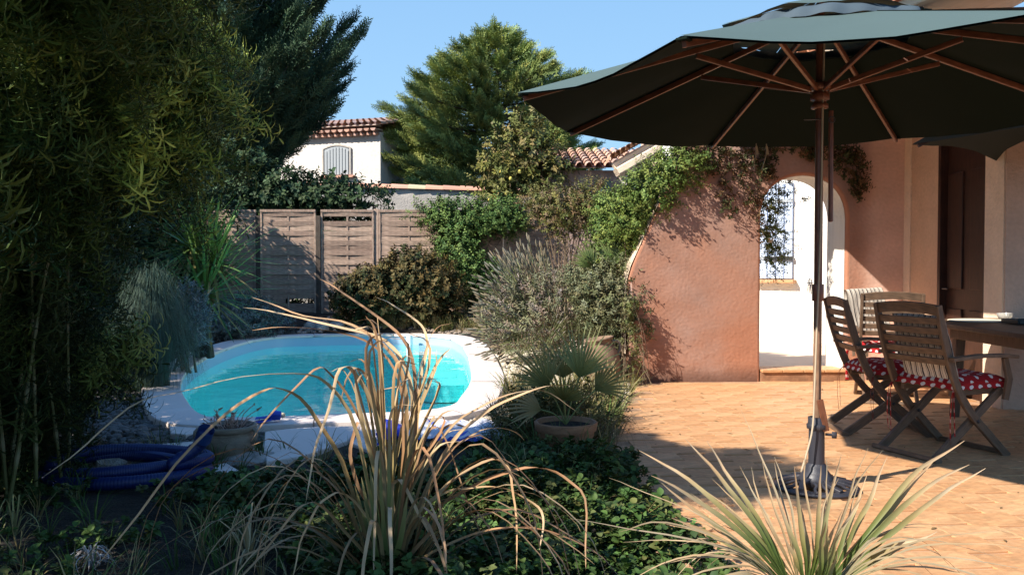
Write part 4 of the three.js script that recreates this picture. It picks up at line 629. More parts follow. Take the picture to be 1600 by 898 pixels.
function rockInto(parent, rx, ry, rz, sd, name = 'stone', c = [1, 1, 1]) { const g = new THREE.IcosahedronGeometry(1, 3), P = g.attributes.position, v = new THREE.Vector3(), b = new GB(); for (let i = 0; i < P.count; i++) { v.fromBufferAttribute(P, i); const k = 1 + 0.22 * noise(v.x * 1.3 + sd, v.y * 1.3, v.z * 1.3) + 0.08 * noise(v.x * 4, v.y * 4 + sd, v.z * 4); v.multiplyScalar(k); P.setXYZ(i, v.x * rx, Math.max(-0.3, v.y) * ry + ry * 0.28, v.z * rz); } const u = g.attributes.uv; for (let i = 0; i < P.count; i++) u.setXY(i, P.getX(i) + P.getY(i), P.getZ(i)); b.geo(g, null, c); return b.build(name, M.stone, parent, false); }
{
  const p = onY(62, 706, 0.0), o = thing('tall_jar', 'dark rust coloured tall jar half hidden in the bamboo', 'jar', [p.x, 0, p.z]);
  const g = new GB(); g.geo(lathe([[0, 0], [0.07, 0], [0.10, 0.06], [0.118, 0.16], [0.112, 0.26], [0.085, 0.33], [0.062, 0.365], [0.066, 0.385], [0.052, 0.388], [0.045, 0.36]])); g.build('body', M.amphora, o, false);
  const l = new GB(); l.geo(lathe([[0.0, 0.435], [0.012, 0.43], [0.016, 0.412], [0.066, 0.395], [0.07, 0.386], [0.0, 0.385]], 20)); l.build('lid', M.amphora, o, false);
  for (const s of [-1, 1]) { const h = new GB(); h.tube(curve([V(s * 0.06, 0.37, 0), V(s * 0.13, 0.36, 0.01), V(s * 0.135, 0.29, 0.01), V(s * 0.1, 0.24, 0)], 10), 0.012, 6); h.build('handle', M.amphora, o, false); }
}
const PALMPOT = onY(884, 733, 0.0);
{
  const p = PALMPOT, o = thing('palm_pot', 'terracotta pot with a banded rim holding the fan palm beside the patio', 'pot', [p.x, 0, p.z]);
  const g = new GB(); g.geo(lathe([[0, 0], [0.115, 0], [0.125, 0.02], [0.162, 0.2], [0.168, 0.205], [0.172, 0.235], [0.184, 0.24], [0.190, 0.285], [0.180, 0.292], [0.165, 0.285], [0.158, 0.24], [0, 0.24]])); g.build('pot', M.clay, o, false);
  const s = new GB(); s.geo(new THREE.CircleGeometry(0.163, 24), new THREE.Matrix4().makeRotationX(-Math.PI / 2).setPosition(0, 0.262, 0), [0.7, 0.6, 0.5]); s.build('soil', M.soil, o, false);
  for (const a of [0.2, 2.3, 4.4]) { const r = new GB(); r.geo(new THREE.SphereGeometry(0.022, 10, 8), new THREE.Matrix4().makeScale(1, 1, 0.5).premultiply(new THREE.Matrix4().makeRotationY(a)).setPosition(Math.sin(a) * 0.155, 0.14, Math.cos(a) * 0.155)); r.build('rosette', M.clay, o, false); }
  const q = onY(947, 603, 0.0), j = thing('oil_jar', 'large round bellied clay jar leaning at the foot of the pink wall', 'jar', [q.x, 0.0, q.z]); j.rotation.z = 0.16;
  const h = new GB(); h.geo(lathe([[0, 0], [0.10, 0], [0.125, 0.03], [0.175, 0.15], [0.185, 0.25], [0.165, 0.35], [0.13, 0.42], [0.12, 0.45], [0.15, 0.475], [0.155, 0.495], [0.13, 0.495], [0.105, 0.45]])); h.build('body', mat('brown_clay', [0.27, 0.17, 0.11], 0.9, { map: rep(texMottle, 2) }), j, false);
  for (const s of [-1, 1]) { const e = new GB(); e.tube(curve([V(s * 0.125, 0.44, 0), V(s * 0.19, 0.43, 0), V(s * 0.205, 0.36, 0), V(s * 0.175, 0.31, 0)], 8), 0.016, 7); e.build('handle', M.stonePot, j, false); }
}
// --- stones and paving slabs ---
{
  reseed(19);
  const spots = [[484, 494, 14.6, 0.10, 0.09, 'small rounded stone at the foot of the fence'], [502, 496, 14.5, 0.16, 0.12, 'larger pale rounded stone at the foot of the fence'], [527, 499, 14.6, 0.17, 0.09, 'flat brownish stone at the foot of the fence under the bush'], [176, 728, 0, 0.14, 0.07, 'grey stone lying inside the coils of the blue hose'], [384, 712, 0, 0.09, 0.06, 'grey stone to the right of the squat stone pot']];
  for (const [px, py, D, r, h, l] of spots) { const p = D ? at(px, py, D) : onY(px, py, 0.02); if (D) p.y = groundY(p.x, p.z); const o = thing('garden_stone', l, 'stone', p, rr(0, 3)); rockInto(o, r, h, r * 0.8, 10 + px); }
  const slabs = [[[265, 667], [303, 668], [306, 677], [290, 680], [268, 678]], [[416, 676], [452, 672], [505, 668], [560, 668], [540, 690], [470, 714], [418, 722], [412, 700]], [[566, 667], [640, 663], [660, 668], [636, 694], [580, 706], [552, 694]], [[668, 664], [720, 656], [744, 664], [700, 690], [655, 694]], [[236, 697], [300, 692], [316, 700], [290, 710], [246, 708]], [[310, 733], [352, 726], [372, 738], [330, 748]]];
  const names = ['small white slab at the near left corner of the pool', 'large pale paving slab in front of the pool beside the squat pot', 'pale paving slab in front of the pool between the other two large slabs', 'pale paving slab under the blue and white towel', 'narrow grey slab behind the blue hose', 'small white slab in the weeds beside the blue hose'];
  slabs.forEach((s, i) => {
    const pts = s.map(([x, y]) => onY(x, y, 0.05)), c = pts.reduce((a, b) => a.add(b), V(0, 0, 0)).multiplyScalar(1 / pts.length), o = thing('paving_slab', names[i], 'paving slab', [c.x, 0.02, c.z]), sh = new THREE.Shape(); pts.forEach((p, k) => k ? sh.lineTo(p.x - c.x, -(p.z - c.z)) : sh.moveTo(p.x - c.x, -(p.z - c.z))); sh.closePath();
    const g = new THREE.ExtrudeGeometry(sh, { depth: 0.03, bevelEnabled: true, bevelSize: 0.01, bevelThickness: 0.01, bevelSegments: 2 }); g.rotateX(-Math.PI / 2); mesh('slab', g, M.coping[i % 3], o);
  });
}
// --- blue pool toy on the coping, towel on the slabs ---
{
  const p = onY(420, 659, COPE + 0.005), o = thing('snorkel_fins', 'pair of small blue swim fins lying on the pool edge', 'swim fins', [p.x, p.y, p.z], 0.5);
  const bm = mat('blue_rubber', [0.015, 0.07, 0.5], 0.45);
  for (const k of [0, 1]) { const g = new GB(), y = 0.012 + k * 0.03, r = k ? 0.35 : -0.15; const P = (x, z, h = 0) => V(x * Math.cos(r) - z * Math.sin(r), y + h, x * Math.sin(r) + z * Math.cos(r)); g.beam([P(-0.13, 0), P(-0.05, 0, 0.004), P(0.02, 0, 0.015)], [0.11, 0.09, 0.07], [0.008, 0.012, 0.02], V(Math.sin(-r), 0, Math.cos(r))); g.tube([P(-0.0, 0, 0.02), P(0.05, 0, 0.035), P(0.11, 0, 0.03), P(0.12, 0, 0.028)], [0.02, 0.04, 0.036, 0.02], 10); g.build('fin', bm, o, false); } o.scale.setScalar(0.72);
  const h = new GB(); h.geo(new THREE.SphereGeometry(0.028, 12, 10), new THREE.Matrix4().setPosition(0.145, 0.05, -0.03)); h.build('heel_knob', mat('cream_rubber', [0.6, 0.5, 0.32], 0.6), o, false);
  const c = onY(712, 682, 0.06), t = thing('towel', 'crumpled white towel with a blue and yellow print spread in front of the pool', 'towel', [c.x, 0.05, c.z], 0.12);
  const print = tex(512, (u, v) => { const n = tn(u, v, 3.3, 2) + 0.45 * tn(u, v, 9, 5), m = tn(u, v, 5, 9); let c = [0.88, 0.88, 0.92]; if (u < 0.16 + 0.03 * m || n > 0.28) c = [0.10, 0.20, 0.66]; else if (n > 0.22) c = [0.35, 0.45, 0.82]; if (m > 0.42) c = [0.92, 0.86, 0.42]; if (v > 0.86 && n < 0.2) c = [0.2, 0.28, 0.62]; return c; });
  const g = new GB(), nx = 46, nz = 22; for (let j = 0; j <= nz; j++) for (let i = 0; i <= nx; i++) { const u = i / nx, v = j / nz, x = (u - 0.5) * 1.05 + 0.05 * noise(v * 3, 2), z = (v - 0.5) * 0.52 + 0.06 * noise(u * 4, 7); g.vert(x, 0.022 + Math.abs(fbm(u * 4.5, v * 2.6, 3)) * 0.085 + 0.02 * sst(0.9, 0.2, v), z, [1, 1, 1], u, v); } for (let j = 0; j < nz; j++) for (let i = 0; i < nx; i++) { const a = j * (nx + 1) + i; g.i.push(a, a + nx + 1, a + 1, a + 1, a + nx + 1, a + nx + 2); } g.build('cloth', mat('printed_towel', [0.9, 0.9, 0.9], 0.95, { map: print }), t, false);
}
// ================= PLANTS =================
function sprig({ n = 8, stem = 0.2, len = 0.1, wid = 0.012, spread = 0.9, droop = 0.2, prof = [0.25, 1, 0.75, 0.04], c0 = [1, 1, 1], cv = 0.18, fold = 0.35, sd = 1, stemC = [0.5, 0.42, 0.3], tip = true, stemR = 0.0022 }) {
  reseed(sd); const g = new GB(), m = prof.length;
  if (stem > 0.001) g.tube([V(0, 0, 0), V(0.004, stem * 0.5, 0), V(0, stem, 0)], [stemR, stemR * 0.8, stemR * 0.5], 3, stemC, false);
  for (let i = 0; i < n; i++) {
    const a = i * 2.4 + rr(-0.4, 0.4), y = stem * (0.15 + 0.85 * (i + 0.5) / n), up = tip && i === n - 1 ? 1.2 : rr(0.1, 0.9), d = V(Math.cos(a) * spread, up, Math.sin(a) * spread).normalize(), L = len * rr(0.7, 1.15), pts = [];
    for (let k = 0; k < m; k++) { const t = k / (m - 1); pts.push(V(0, y, 0).addScaledVector(d, L * t).add(V(0, -droop * L * t * t, 0))); }
    const side = V(-Math.sin(a), rr(-0.3, 0.3), Math.cos(a)), c = tone(c0, cv);
    g.blade(pts, prof.map((w) => w * wid), side, c, fold);
  }
  return g.geometry();
}
// feathery flat conifer spray along +y, one unit long
function spray(sd, flat = 0.45, nn = 15, dark = 0.75) {
  reseed(sd); const g = new GB();
  const twig = (p, d, L, depth) => {
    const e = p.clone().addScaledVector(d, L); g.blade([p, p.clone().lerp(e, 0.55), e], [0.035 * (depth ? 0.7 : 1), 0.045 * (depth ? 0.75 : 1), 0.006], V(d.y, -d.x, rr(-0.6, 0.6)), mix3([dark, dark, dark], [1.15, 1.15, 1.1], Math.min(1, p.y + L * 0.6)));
    if (depth < 2) for (let i = 0; i < (depth ? 4 : nn); i++) { const t = (i + 0.6) / (depth ? 4 : nn), s = i % 2 ? 1 : -1, q = p.clone().lerp(e, t), dd = d.clone().multiplyScalar(0.8).add(V(d.y * s, -d.x * s, rr(-flat, flat) * 1.6).multiplyScalar(0.62)).normalize(); twig(q, dd, L * (depth ? 0.34 : 0.36 * (1.15 - t * 0.75)), depth + 1); }
  };
  twig(V(0, 0, 0), V(0, 1, 0), 1, 0); return g.geometry();
}
const G = {
  bamboo: [1, 2, 3].map((s) => sprig({ n: 9, stem: 0.16, len: 0.115, wid: 0.0125, spread: 1, droop: 0.5, prof: [0.3, 1, 0.8, 0.03], sd: s, cv: 0.25 })),
  broad: [1, 2].map((s) => sprig({ n: 10, stem: 0.2, len: 0.085, wid: 0.042, spread: 1, droop: 0.35, sd: 20 + s, cv: 0.25 })),
  small: [1, 2].map((s) => sprig({ n: 13, stem: 0.22, len: 0.05, wid: 0.02, spread: 1, droop: 0.2, sd: 30 + s, cv: 0.25 })),
  vine: [1, 2].map((s) => sprig({ n: 12, stem: 0.24, len: 0.06, wid: 0.026, spread: 1, droop: 0.5, sd: 40 + s, cv: 0.25 })),
  creeper: [1, 2].map((s) => sprig({ n: 6, stem: 0.07, len: 0.055, wid: 0.02, spread: 1, droop: 0.5, sd: 45 + s, cv: 0.25 })),
  lemon: sprig({ n: 9, stem: 0.26, len: 0.1, wid: 0.045, spread: 1, droop: 0.3, sd: 50, cv: 0.25 }),
  grey: sprig({ n: 16, stem: 0.2, len: 0.055, wid: 0.012, spread: 0.8, droop: 0.1, sd: 51, cv: 0.15 }),
  ground: [1, 2, 3].map((s) => sprig({ n: 7, stem: 0.05, len: 0.055, wid: 0.04, spread: 1.3, droop: 0.3, prof: [0.2, 0.9, 1, 0.6, 0.15], sd: 60 + s, cv: 0.3 })),
  grass: (() => { reseed(70); const g = new GB(); for (let i = 0; i < 14; i++) { const a = rnd() * 6.28, L = rr(0.1, 0.26), d = V(Math.cos(a), 0, Math.sin(a)), b = d.clone().multiplyScalar(rr(0, 0.03)); const pts = [0, 0.4, 0.75, 1].map((t) => b.clone().addScaledVector(d, L * 0.55 * t * t).add(V(0, L * t * (1 - 0.3 * t * t), 0))); g.blade(pts, [0.004, 0.0045, 0.003, 0.0006], V(-d.z, 0, d.x), tone([1, 1, 1], 0.3, 0.15)); } return g.geometry(); })(),
  sprayA: spray(80), sprayB: spray(81, 0.8, 13), plume: spray(82, 0.6, 17, 0.6),
  lavender: (() => { reseed(90); const g = new GB(), out = []; for (let i = 0; i < 7; i++) { const a = rnd() * 6.28, d = V(Math.cos(a) * 0.16, 1, Math.sin(a) * 0.16), L = rr(0.38, 0.62), b = V(rr(-0.03, 0.03), 0, rr(-0.03, 0.03)), e = b.clone().addScaledVector(d, L), f = b.clone().addScaledVector(d, L + rr(0.06, 0.11)); g.tube([b, b.clone().lerp(e, 0.5).add(V(rr(-0.01, 0.01), 0, rr(-0.01, 0.01))), e], [0.0026, 0.0022, 0.002], 3, [0.24, 0.27, 0.12], false); g.tube([e, e.clone().lerp(f, 0.25), e.clone().lerp(f, 0.7), f], [0.004, 0.011, 0.010, 0.003], 5, tone([0.20, 0.165, 0.115], 0.25, 0.12)); for (let k = 0; k < 3; k++) { const y = b.clone().lerp(e, rr(0.05, 0.5)), dd = rdir(0.8); g.blade([y, y.clone().addScaledVector(dd, 0.03), y.clone().addScaledVector(dd, 0.06)], [0.003, 0.006, 0.001], rdir(), tone([0.2, 0.25, 0.13], 0.2)); } } return g.geometry(); })(),
};
const pick = (a) => Array.isArray(a) ? a : [a];
// bushy mass: several ellipsoids filled mostly near their surface; stems from a root
function bush(name, label, cat, root, blobs, geos, n, col, o = {}) {
  const t = thing(name, label, cat, root, 0, o.group); reseed(o.sd ?? 100 + n);
  const tot = blobs.reduce((s, b) => s + b[3] * b[4] * b[5], 0), gs = pick(geos);
  gs.forEach((g, gi) => scatter('foliage', g, o.mat ?? M.leaf, t, Math.round(n / gs.length), () => {
    let q = rnd() * tot, b = blobs[0]; for (const k of blobs) { q -= k[3] * k[4] * k[5]; if (q <= 0) { b = k; break; } }
    const d = rdir(), r = Math.pow(rnd(), o.fill ?? 0.35), lump = 1 + (o.lump ?? 0.25) * noise(d.x * 2.3 + b[0] * 3, d.y * 2.3, d.z * 2.3 + b[2]);
    const p = V(b[0] + d.x * b[3] * r * lump, b[1] + d.y * b[4] * r * lump, b[2] + d.z * b[5] * r * lump);
    if (p.y < (o.floor ?? 0.02) || (o.clip && o.clip(p))) return null;
    if (o.gap && noise(p.x * o.gap, p.y * o.gap, p.z * o.gap) > (o.gapT ?? 0.25)) return null;
    const dir = d.clone().multiplyScalar(o.out ?? 0.8).add(rdir().multiplyScalar(o.jit ?? 0.7)).add(V(...(o.lean ?? [0, 0.3, 0]))), c = col[Math.floor(rnd() * col.length)];
    return { p, d: dir, s: rr(0.75, 1.25) * (o.s ?? 1), c: tone(c, 0.22, 0.1) };
  }));
  if (o.stems !== 0) { const s = new GB(), R = V(...(root.isVector3 ? root.toArray() : root)); for (let i = 0; i < (o.stems ?? 10); i++) { const b = blobs[Math.floor(rnd() * blobs.length)], e = V(b[0] + rr(-0.6, 0.6) * b[3], b[1] + rr(-0.2, 0.7) * b[4], b[2] + rr(-0.6, 0.6) * b[5]), st = R.clone().add(V(rr(-0.15, 0.15) * (o.rootR ?? 1), 0, rr(-0.15, 0.15) * (o.rootR ?? 1))); s.tube(curve([st, st.clone().lerp(e, 0.5).add(V(rr(-0.1, 0.1), 0.12, rr(-0.1, 0.1))), e], 6), Array.from({ length: 7 }, (_, k) => (o.stemR ?? 0.014) * (1 - k * 0.13)), 5, [1, 1, 1]); } s.build('stem', o.bark ?? M.twig, t); }
  return t;
}
// conifer with branches out of a trunk; rows: [height, reach left, reach right, reach in depth]
function conifer(name, label, root, H, rows, geos, o) {
  const t = thing(name, label, 'tree', root); reseed(o.sd);
  const tr = new GB(); tr.tube(curve([root.clone(), root.clone().add(V(0.1, H * 0.4, 0)), root.clone().add(V(o.lean ?? 0, H * 0.96, 0))], 8), Array.from({ length: 9 }, (_, i) => o.r * (1 - i * 0.11)), 9, [1, 1, 1]); tr.build('trunk', M.bark, t);
  const br = new GB(), list = [], row = (h) => { for (let i = 1; i < rows.length; i++) if (h <= rows[i][0]) { const f = (h - rows[i - 1][0]) / (rows[i][0] - rows[i - 1][0]); return rows[i].map((v, k) => lerp(rows[i - 1][k], v, f)); } return rows[rows.length - 1]; };
  for (let i = 0; i < o.n; i++) {
    const h = lerp(rows[0][0], rows[rows.length - 1][0], Math.pow((i + rnd()) / o.n, o.pow ?? 1)), [, l, r, z] = row(h), a = i * 2.399 + rr(-0.3, 0.3), cx = Math.cos(a), sz = Math.sin(a);
    const rag = (o.rag ?? 0.7) + (1.05 - (o.rag ?? 0.7)) * Math.pow(rnd(), 0.5), R = V((cx < 0 ? l : r) * cx * rag, 0, z * sz * rag), len = R.length(), b = root.clone().add(V((o.lean ?? 0) * h / H, Math.max(0.3, h - len * (o.rise ?? 0.5)), 0)), e = root.clone().add(V((o.lean ?? 0) * h / H + R.x, h, R.z));
    const mid = b.clone().lerp(e, 0.55).add(V(0, -len * (o.sagB ?? 0.06), 0)), cv = curve([b, mid, e], 10);
    br.tube(cv, cv.map((_, k) => Math.max(0.008, len * 0.013 * (1.15 - k / 10))), 5, [1, 1, 1], false);
    const m = Math.max(5, Math.round(len * o.dens)), lightK = rr(0.8, 1.2);
    for (let k = 0; k < m; k++) {
      const f = lerp(o.from ?? 0.3, 1, Math.pow((k + rnd()) / m, 0.8)), p = cv[0].clone().lerp(cv[10], 0); const ci = f * 10, c0 = cv[Math.floor(ci)], c1 = cv[Math.min(10, Math.floor(ci) + 1)]; p.copy(c0).lerp(c1, ci % 1);
      const d = c1.clone().sub(c0); if (d.lengthSq() < 1e-9) d.copy(cv[10]).sub(cv[8]); d.normalize(); const spr = (o.spr ?? 0.75) * (1.15 - f * 0.75);
      p.add(rdir().multiplyScalar(0.12 * (o.clump ?? 1) * len * (1.05 - f))); d.add(rdir().multiplyScalar(spr)).add(V(0, o.up ?? 0.25, 0));
      list.push({ p, d, s: o.size * rr(0.65, 1.2) * (1.15 - 0.45 * f), c: tone(o.col[Math.floor(rnd() * o.col.length)].map((q) => q * lightK), 0.18, 0.1) });
    }
  }
  for (let i = 0; i < (o.core ?? 0); i++) { const h = rr(0.12, 0.93) * H, r = 0.3 + 0.5 * (1 - h / H), a = rnd() * 6.28; list.push({ p: root.clone().add(V(Math.cos(a) * r + (o.lean ?? 0) * h / H, h, Math.sin(a) * r)), d: V(Math.cos(a), 0.5, Math.sin(a)).add(rdir().multiplyScalar(0.5)), s: o.size * rr(0.7, 1.1), c: tone(o.col[Math.floor(rnd() * o.col.length)], 0.2, 0.1) }); }
  br.build('branch', M.bark, t).userData.kind = 'stuff';
  const gs = pick(geos); gs.forEach((g, gi) => { const sub = list.filter((_, i) => i % gs.length === gi); scatter('crown', g, M.needle, t, sub.length, (i) => sub[i]); });
  return t;
}
// ---- dark cypress on the left, sunlit cypress in the middle ----
{
  const f = 20.8 / 19;
  conifer('dark_cypress', 'tall dark blue green cypress with sweeping branches beyond the fence on the left', V(-6.6 * f, 0.2, -20.8), 12,
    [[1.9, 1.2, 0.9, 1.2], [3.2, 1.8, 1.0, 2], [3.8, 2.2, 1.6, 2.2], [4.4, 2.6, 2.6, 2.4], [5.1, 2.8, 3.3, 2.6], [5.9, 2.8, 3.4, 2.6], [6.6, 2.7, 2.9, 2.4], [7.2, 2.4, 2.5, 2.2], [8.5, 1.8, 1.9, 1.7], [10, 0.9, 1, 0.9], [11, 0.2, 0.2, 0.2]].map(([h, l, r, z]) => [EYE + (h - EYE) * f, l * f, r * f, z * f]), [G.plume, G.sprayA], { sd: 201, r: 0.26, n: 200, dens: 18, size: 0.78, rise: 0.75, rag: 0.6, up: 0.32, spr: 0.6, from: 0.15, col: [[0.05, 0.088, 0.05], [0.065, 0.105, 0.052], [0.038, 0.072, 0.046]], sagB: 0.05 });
  const D = 26.5, q = (y) => EYE + (415 - y) / FPX * D, w = (p) => p / FPX * D * 1.14;
  conifer('sunlit_cypress', 'broad yellow green cypress in full sun between the two houses', V(at(775, 300, D).x, 0, -D), q(36),
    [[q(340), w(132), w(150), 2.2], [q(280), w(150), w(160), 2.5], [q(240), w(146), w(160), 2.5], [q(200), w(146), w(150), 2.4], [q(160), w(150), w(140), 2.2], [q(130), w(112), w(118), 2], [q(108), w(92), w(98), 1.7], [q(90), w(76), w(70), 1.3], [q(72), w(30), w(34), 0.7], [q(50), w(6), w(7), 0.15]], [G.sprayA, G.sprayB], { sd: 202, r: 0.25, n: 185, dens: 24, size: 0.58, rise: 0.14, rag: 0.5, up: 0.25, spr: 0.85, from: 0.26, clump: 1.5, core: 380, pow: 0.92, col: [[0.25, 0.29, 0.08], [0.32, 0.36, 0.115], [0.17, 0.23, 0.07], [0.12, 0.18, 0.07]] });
}
// ---- shrubs beyond the fence ----
const blobPx = (px, py, D, rx, ry, rz) => { const p = at(px, py, D), k = D / FPX; return [p.x, p.y, p.z, rx * k, ry * k, rz]; };
bush('laurel_hedge', 'dark evergreen shrub looking over the fence top', 'shrub', V(-3.6, 0.2, -17.3), [blobPx(410, 310, 17.3, 85, 46, 0.7), blobPx(490, 308, 17.3, 70, 32, 0.6), blobPx(560, 316, 17.2, 55, 26, 0.5), blobPx(360, 290, 17.4, 70, 60, 0.7), blobPx(450, 420, 17.2, 80, 80, 0.5), blobPx(540, 400, 17.2, 60, 70, 0.5)], G.broad, 2600, [[0.03, 0.055, 0.022], [0.045, 0.075, 0.03], [0.022, 0.045, 0.02]], { s: 1.25, stemR: 0.03 });
bush('dark_hedge', 'tall dark hedge closing the garden behind the bamboo, raised to shade the pool coping', 'hedge', V(-6.6, 0, -10.5), [[-5.0, 1.7, -5.6, 1.0, 2.0, 1.1], [-6.5, 1.9, -7.8, 0.9, 2.1, 1.3], [-6.5, 2.0, -9.8, 0.9, 2.2, 1.4], [-6.6, 2.0, -12.2, 0.9, 2.2, 1.4], [-6.4, 1.3, -14.4, 0.9, 1.7, 1.3], [-5.9, 1.9, -15.0, 0.7, 1.3, 0.5]], G.broad, 8200, [[0.02, 0.036, 0.016], [0.03, 0.05, 0.02]], { s: 1.5, stemR: 0.03, stems: 16, rootR: 8 });  // added mostly out of view and raised to shade the pool coping
{
  const t = bush('lemon_tree', 'sparse olive coloured lemon tree with yellow fruit in front of the boundary wall', 'tree', V(at(815, 340, 17.6).x, 0.2, -17.6), [blobPx(815, 235, 17.6, 50, 42, 0.6), blobPx(790, 275, 17.6, 52, 30, 0.6), blobPx(850, 265, 17.5, 40, 40, 0.5), blobPx(820, 200, 17.6, 28, 26, 0.4), blobPx(800, 312, 17.5, 56, 22, 0.5)], G.lemon, 1050, [[0.13, 0.14, 0.035], [0.17, 0.165, 0.05], [0.10, 0.12, 0.035], [0.2, 0.17, 0.07]], { s: 0.95, stems: 22, stemR: 0.022, fill: 0.5, sd: 301 });
  reseed(302); for (const [px, py] of [[776, 297], [812, 268], [798, 279], [835, 205], [765, 312], [843, 250], [783, 268], [790, 303]]) { const p = at(px, py, 17.05 + rr(-0.1, 0.1)), g = new GB(); g.geo(new THREE.SphereGeometry(0.036, 10, 8), new THREE.Matrix4().makeScale(1, 1.2, 1).setPosition(p)); g.build('lemon', mat('lemon_skin', [0.5, 0.42, 0.08], 0.6), t); }
}
bush('dry_brown_vine', 'tangled brown and olive vine at the right end of the fence', 'vine', V(at(885, 400, 15).x, 0.3, -15), [blobPx(885, 335, 14.8, 48, 34, 0.5), blobPx(925, 320, 14.6, 34, 36, 0.5), blobPx(850, 318, 15, 36, 26, 0.4)], [G.small[0], G.creeper[1]], 1500, [[0.14, 0.13, 0.04], [0.16, 0.11, 0.06], [0.11, 0.12, 0.035]], { s: 1.0, stems: 34, stemR: 0.012, fill: 0.5 });
bush('fence_climber', 'bright green climber hanging over the fence behind the pool', 'climbing plant', V(at(740, 480, 15.7).x, 0.3, -15.75), [blobPx(745, 345, 15.75, 75, 26, 0.2), blobPx(710, 390, 15.7, 34, 42, 0.2), blobPx(730, 430, 15.6, 40, 44, 0.25), blobPx(690, 335, 15.8, 45, 16, 0.15), blobPx(790, 340, 15.75, 40, 22, 0.2)], G.vine, 1900, [[0.085, 0.145, 0.035], [0.06, 0.115, 0.03], [0.12, 0.18, 0.05]], { s: 1.0, stems: 16, lump: 0.5, fill: 0.45 });
bush('bronze_shrub', 'bronze and dark green shrub against the fence behind the pool', 'shrub', V(at(625, 500, 14.9).x, 0.28, -14.95), [blobPx(600, 462, 14.9, 72, 46, 0.6), blobPx(650, 438, 14.95, 62, 46, 0.6), blobPx(680, 470, 14.8, 45, 40, 0.5), blobPx(565, 470, 14.9, 48, 40, 0.4)], G.broad, 2300, [[0.065, 0.055, 0.02], [0.10, 0.075, 0.028], [0.045, 0.055, 0.02], [0.12, 0.085, 0.03]], { s: 0.85, stems: 20 });
bush('grey_wormwood', 'silvery grey shrub at the far left corner of the pool', 'shrub', V(at(375, 525, 13.6).x, 0.15, -13.7), [blobPx(375, 500, 13.7, 50, 30, 0.5), blobPx(345, 510, 13.2, 36, 26, 0.4), blobPx(415, 512, 14.2, 34, 20, 0.3)], G.grey, 1100, [[0.15, 0.165, 0.16], [0.11, 0.13, 0.125]], { s: 1.1 });
bush('grey_sage', 'pale grey green upright shrub between the blue grass and the yucca', 'shrub', V(at(292, 560, 9.3).x, 0.05, -9.3), [blobPx(296, 500, 9.3, 20, 46, 0.25), blobPx(282, 530, 9.1, 18, 36, 0.2)], G.grey, 480, [[0.16, 0.185, 0.18], [0.12, 0.15, 0.15]], { s: 0.85, lean: [0, 0.8, 0] });
// ---- bamboo on the left: arching canes carry drooping plumes of narrow leaves ----
function bamboo(label, root, plumes, n, cols, o) {
  const t = thing('bamboo', label, 'bamboo', root, 0, null); reseed(o.sd); const list = [], cn = [];
  for (let i = 0; i < n; i++) {
    const [px, py, D, rx, ry, rz] = plumes[i % plumes.length], k = D / FPX, c = at(px, py, D), d0 = rdir().multiplyScalar(Math.pow(rnd(), 0.4)); c.add(V(d0.x * rx * k, d0.y * ry * k, d0.z * rz));
    const dir = V(...o.lean).add(rdir().multiplyScalar(0.75)).normalize(), L = rr(0.35, 0.75) * (o.L ?? 1), p1 = c.clone().addScaledVector(dir, L * 0.5).add(V(0, 0.05, 0)), p2 = c.clone().addScaledVector(dir, L).add(V(0, -0.30 * L, 0)), m = Math.round(26 * L / 0.55), cv = curve([c, p1, p2], 10), tn0 = rr(0.7, 1.3);
    if (i % (o.every ?? 5) === 0) cn.push(p1);
    const tw = new GB();
    for (let j = 0; j < m; j++) { const f = (j + rnd()) / m, q = cv[Math.floor(f * 9.99)].clone().lerp(cv[Math.floor(f * 9.99) + 1], f * 9.99 % 1), tg = cv[Math.min(10, Math.floor(f * 9.99) + 1)].clone().sub(cv[Math.floor(f * 9.99)]).normalize(), sp = 0.10 * (1.2 - f); q.add(V(rr(-sp, sp), rr(-sp, sp), rr(-sp, sp))); if (q.y < 0.05) continue; list.push({ p: q, d: tg.add(rdir().multiplyScalar(0.45)).add(V(0.15, -0.25, 0)), s: rr(0.7, 1.2) * (o.s ?? 1), c: tone(cols[Math.floor(rnd() * cols.length)].map((x) => x * tn0), 0.2, 0.1) }); }
  }
  G.bamboo.forEach((g, gi) => { const sub = list.filter((_, i) => i % 3 === gi); scatter('foliage', g, M.leaf, t, sub.length, (i) => sub[i]); });
  for (const e of cn) { const g = new GB(), b = root.clone().add(V(rr(-0.35, 0.35), 0, rr(-0.35, 0.35))), p = curve([b, b.clone().lerp(e, 0.6).add(V(-0.15, 0.35, 0)), e], 12); const q = curve(p, 60); g.tube(q, q.map((_, i) => (o.r ?? 0.01) * (1 - i * 0.013) * (i % 5 === 0 ? 1.28 : 1)), 6, q.map((_, i) => i % 5 === 0 ? [0.24, 0.22, 0.12] : [0.11, 0.115, 0.035]), false); g.build('cane', M.plain, t); }
  return t;
}
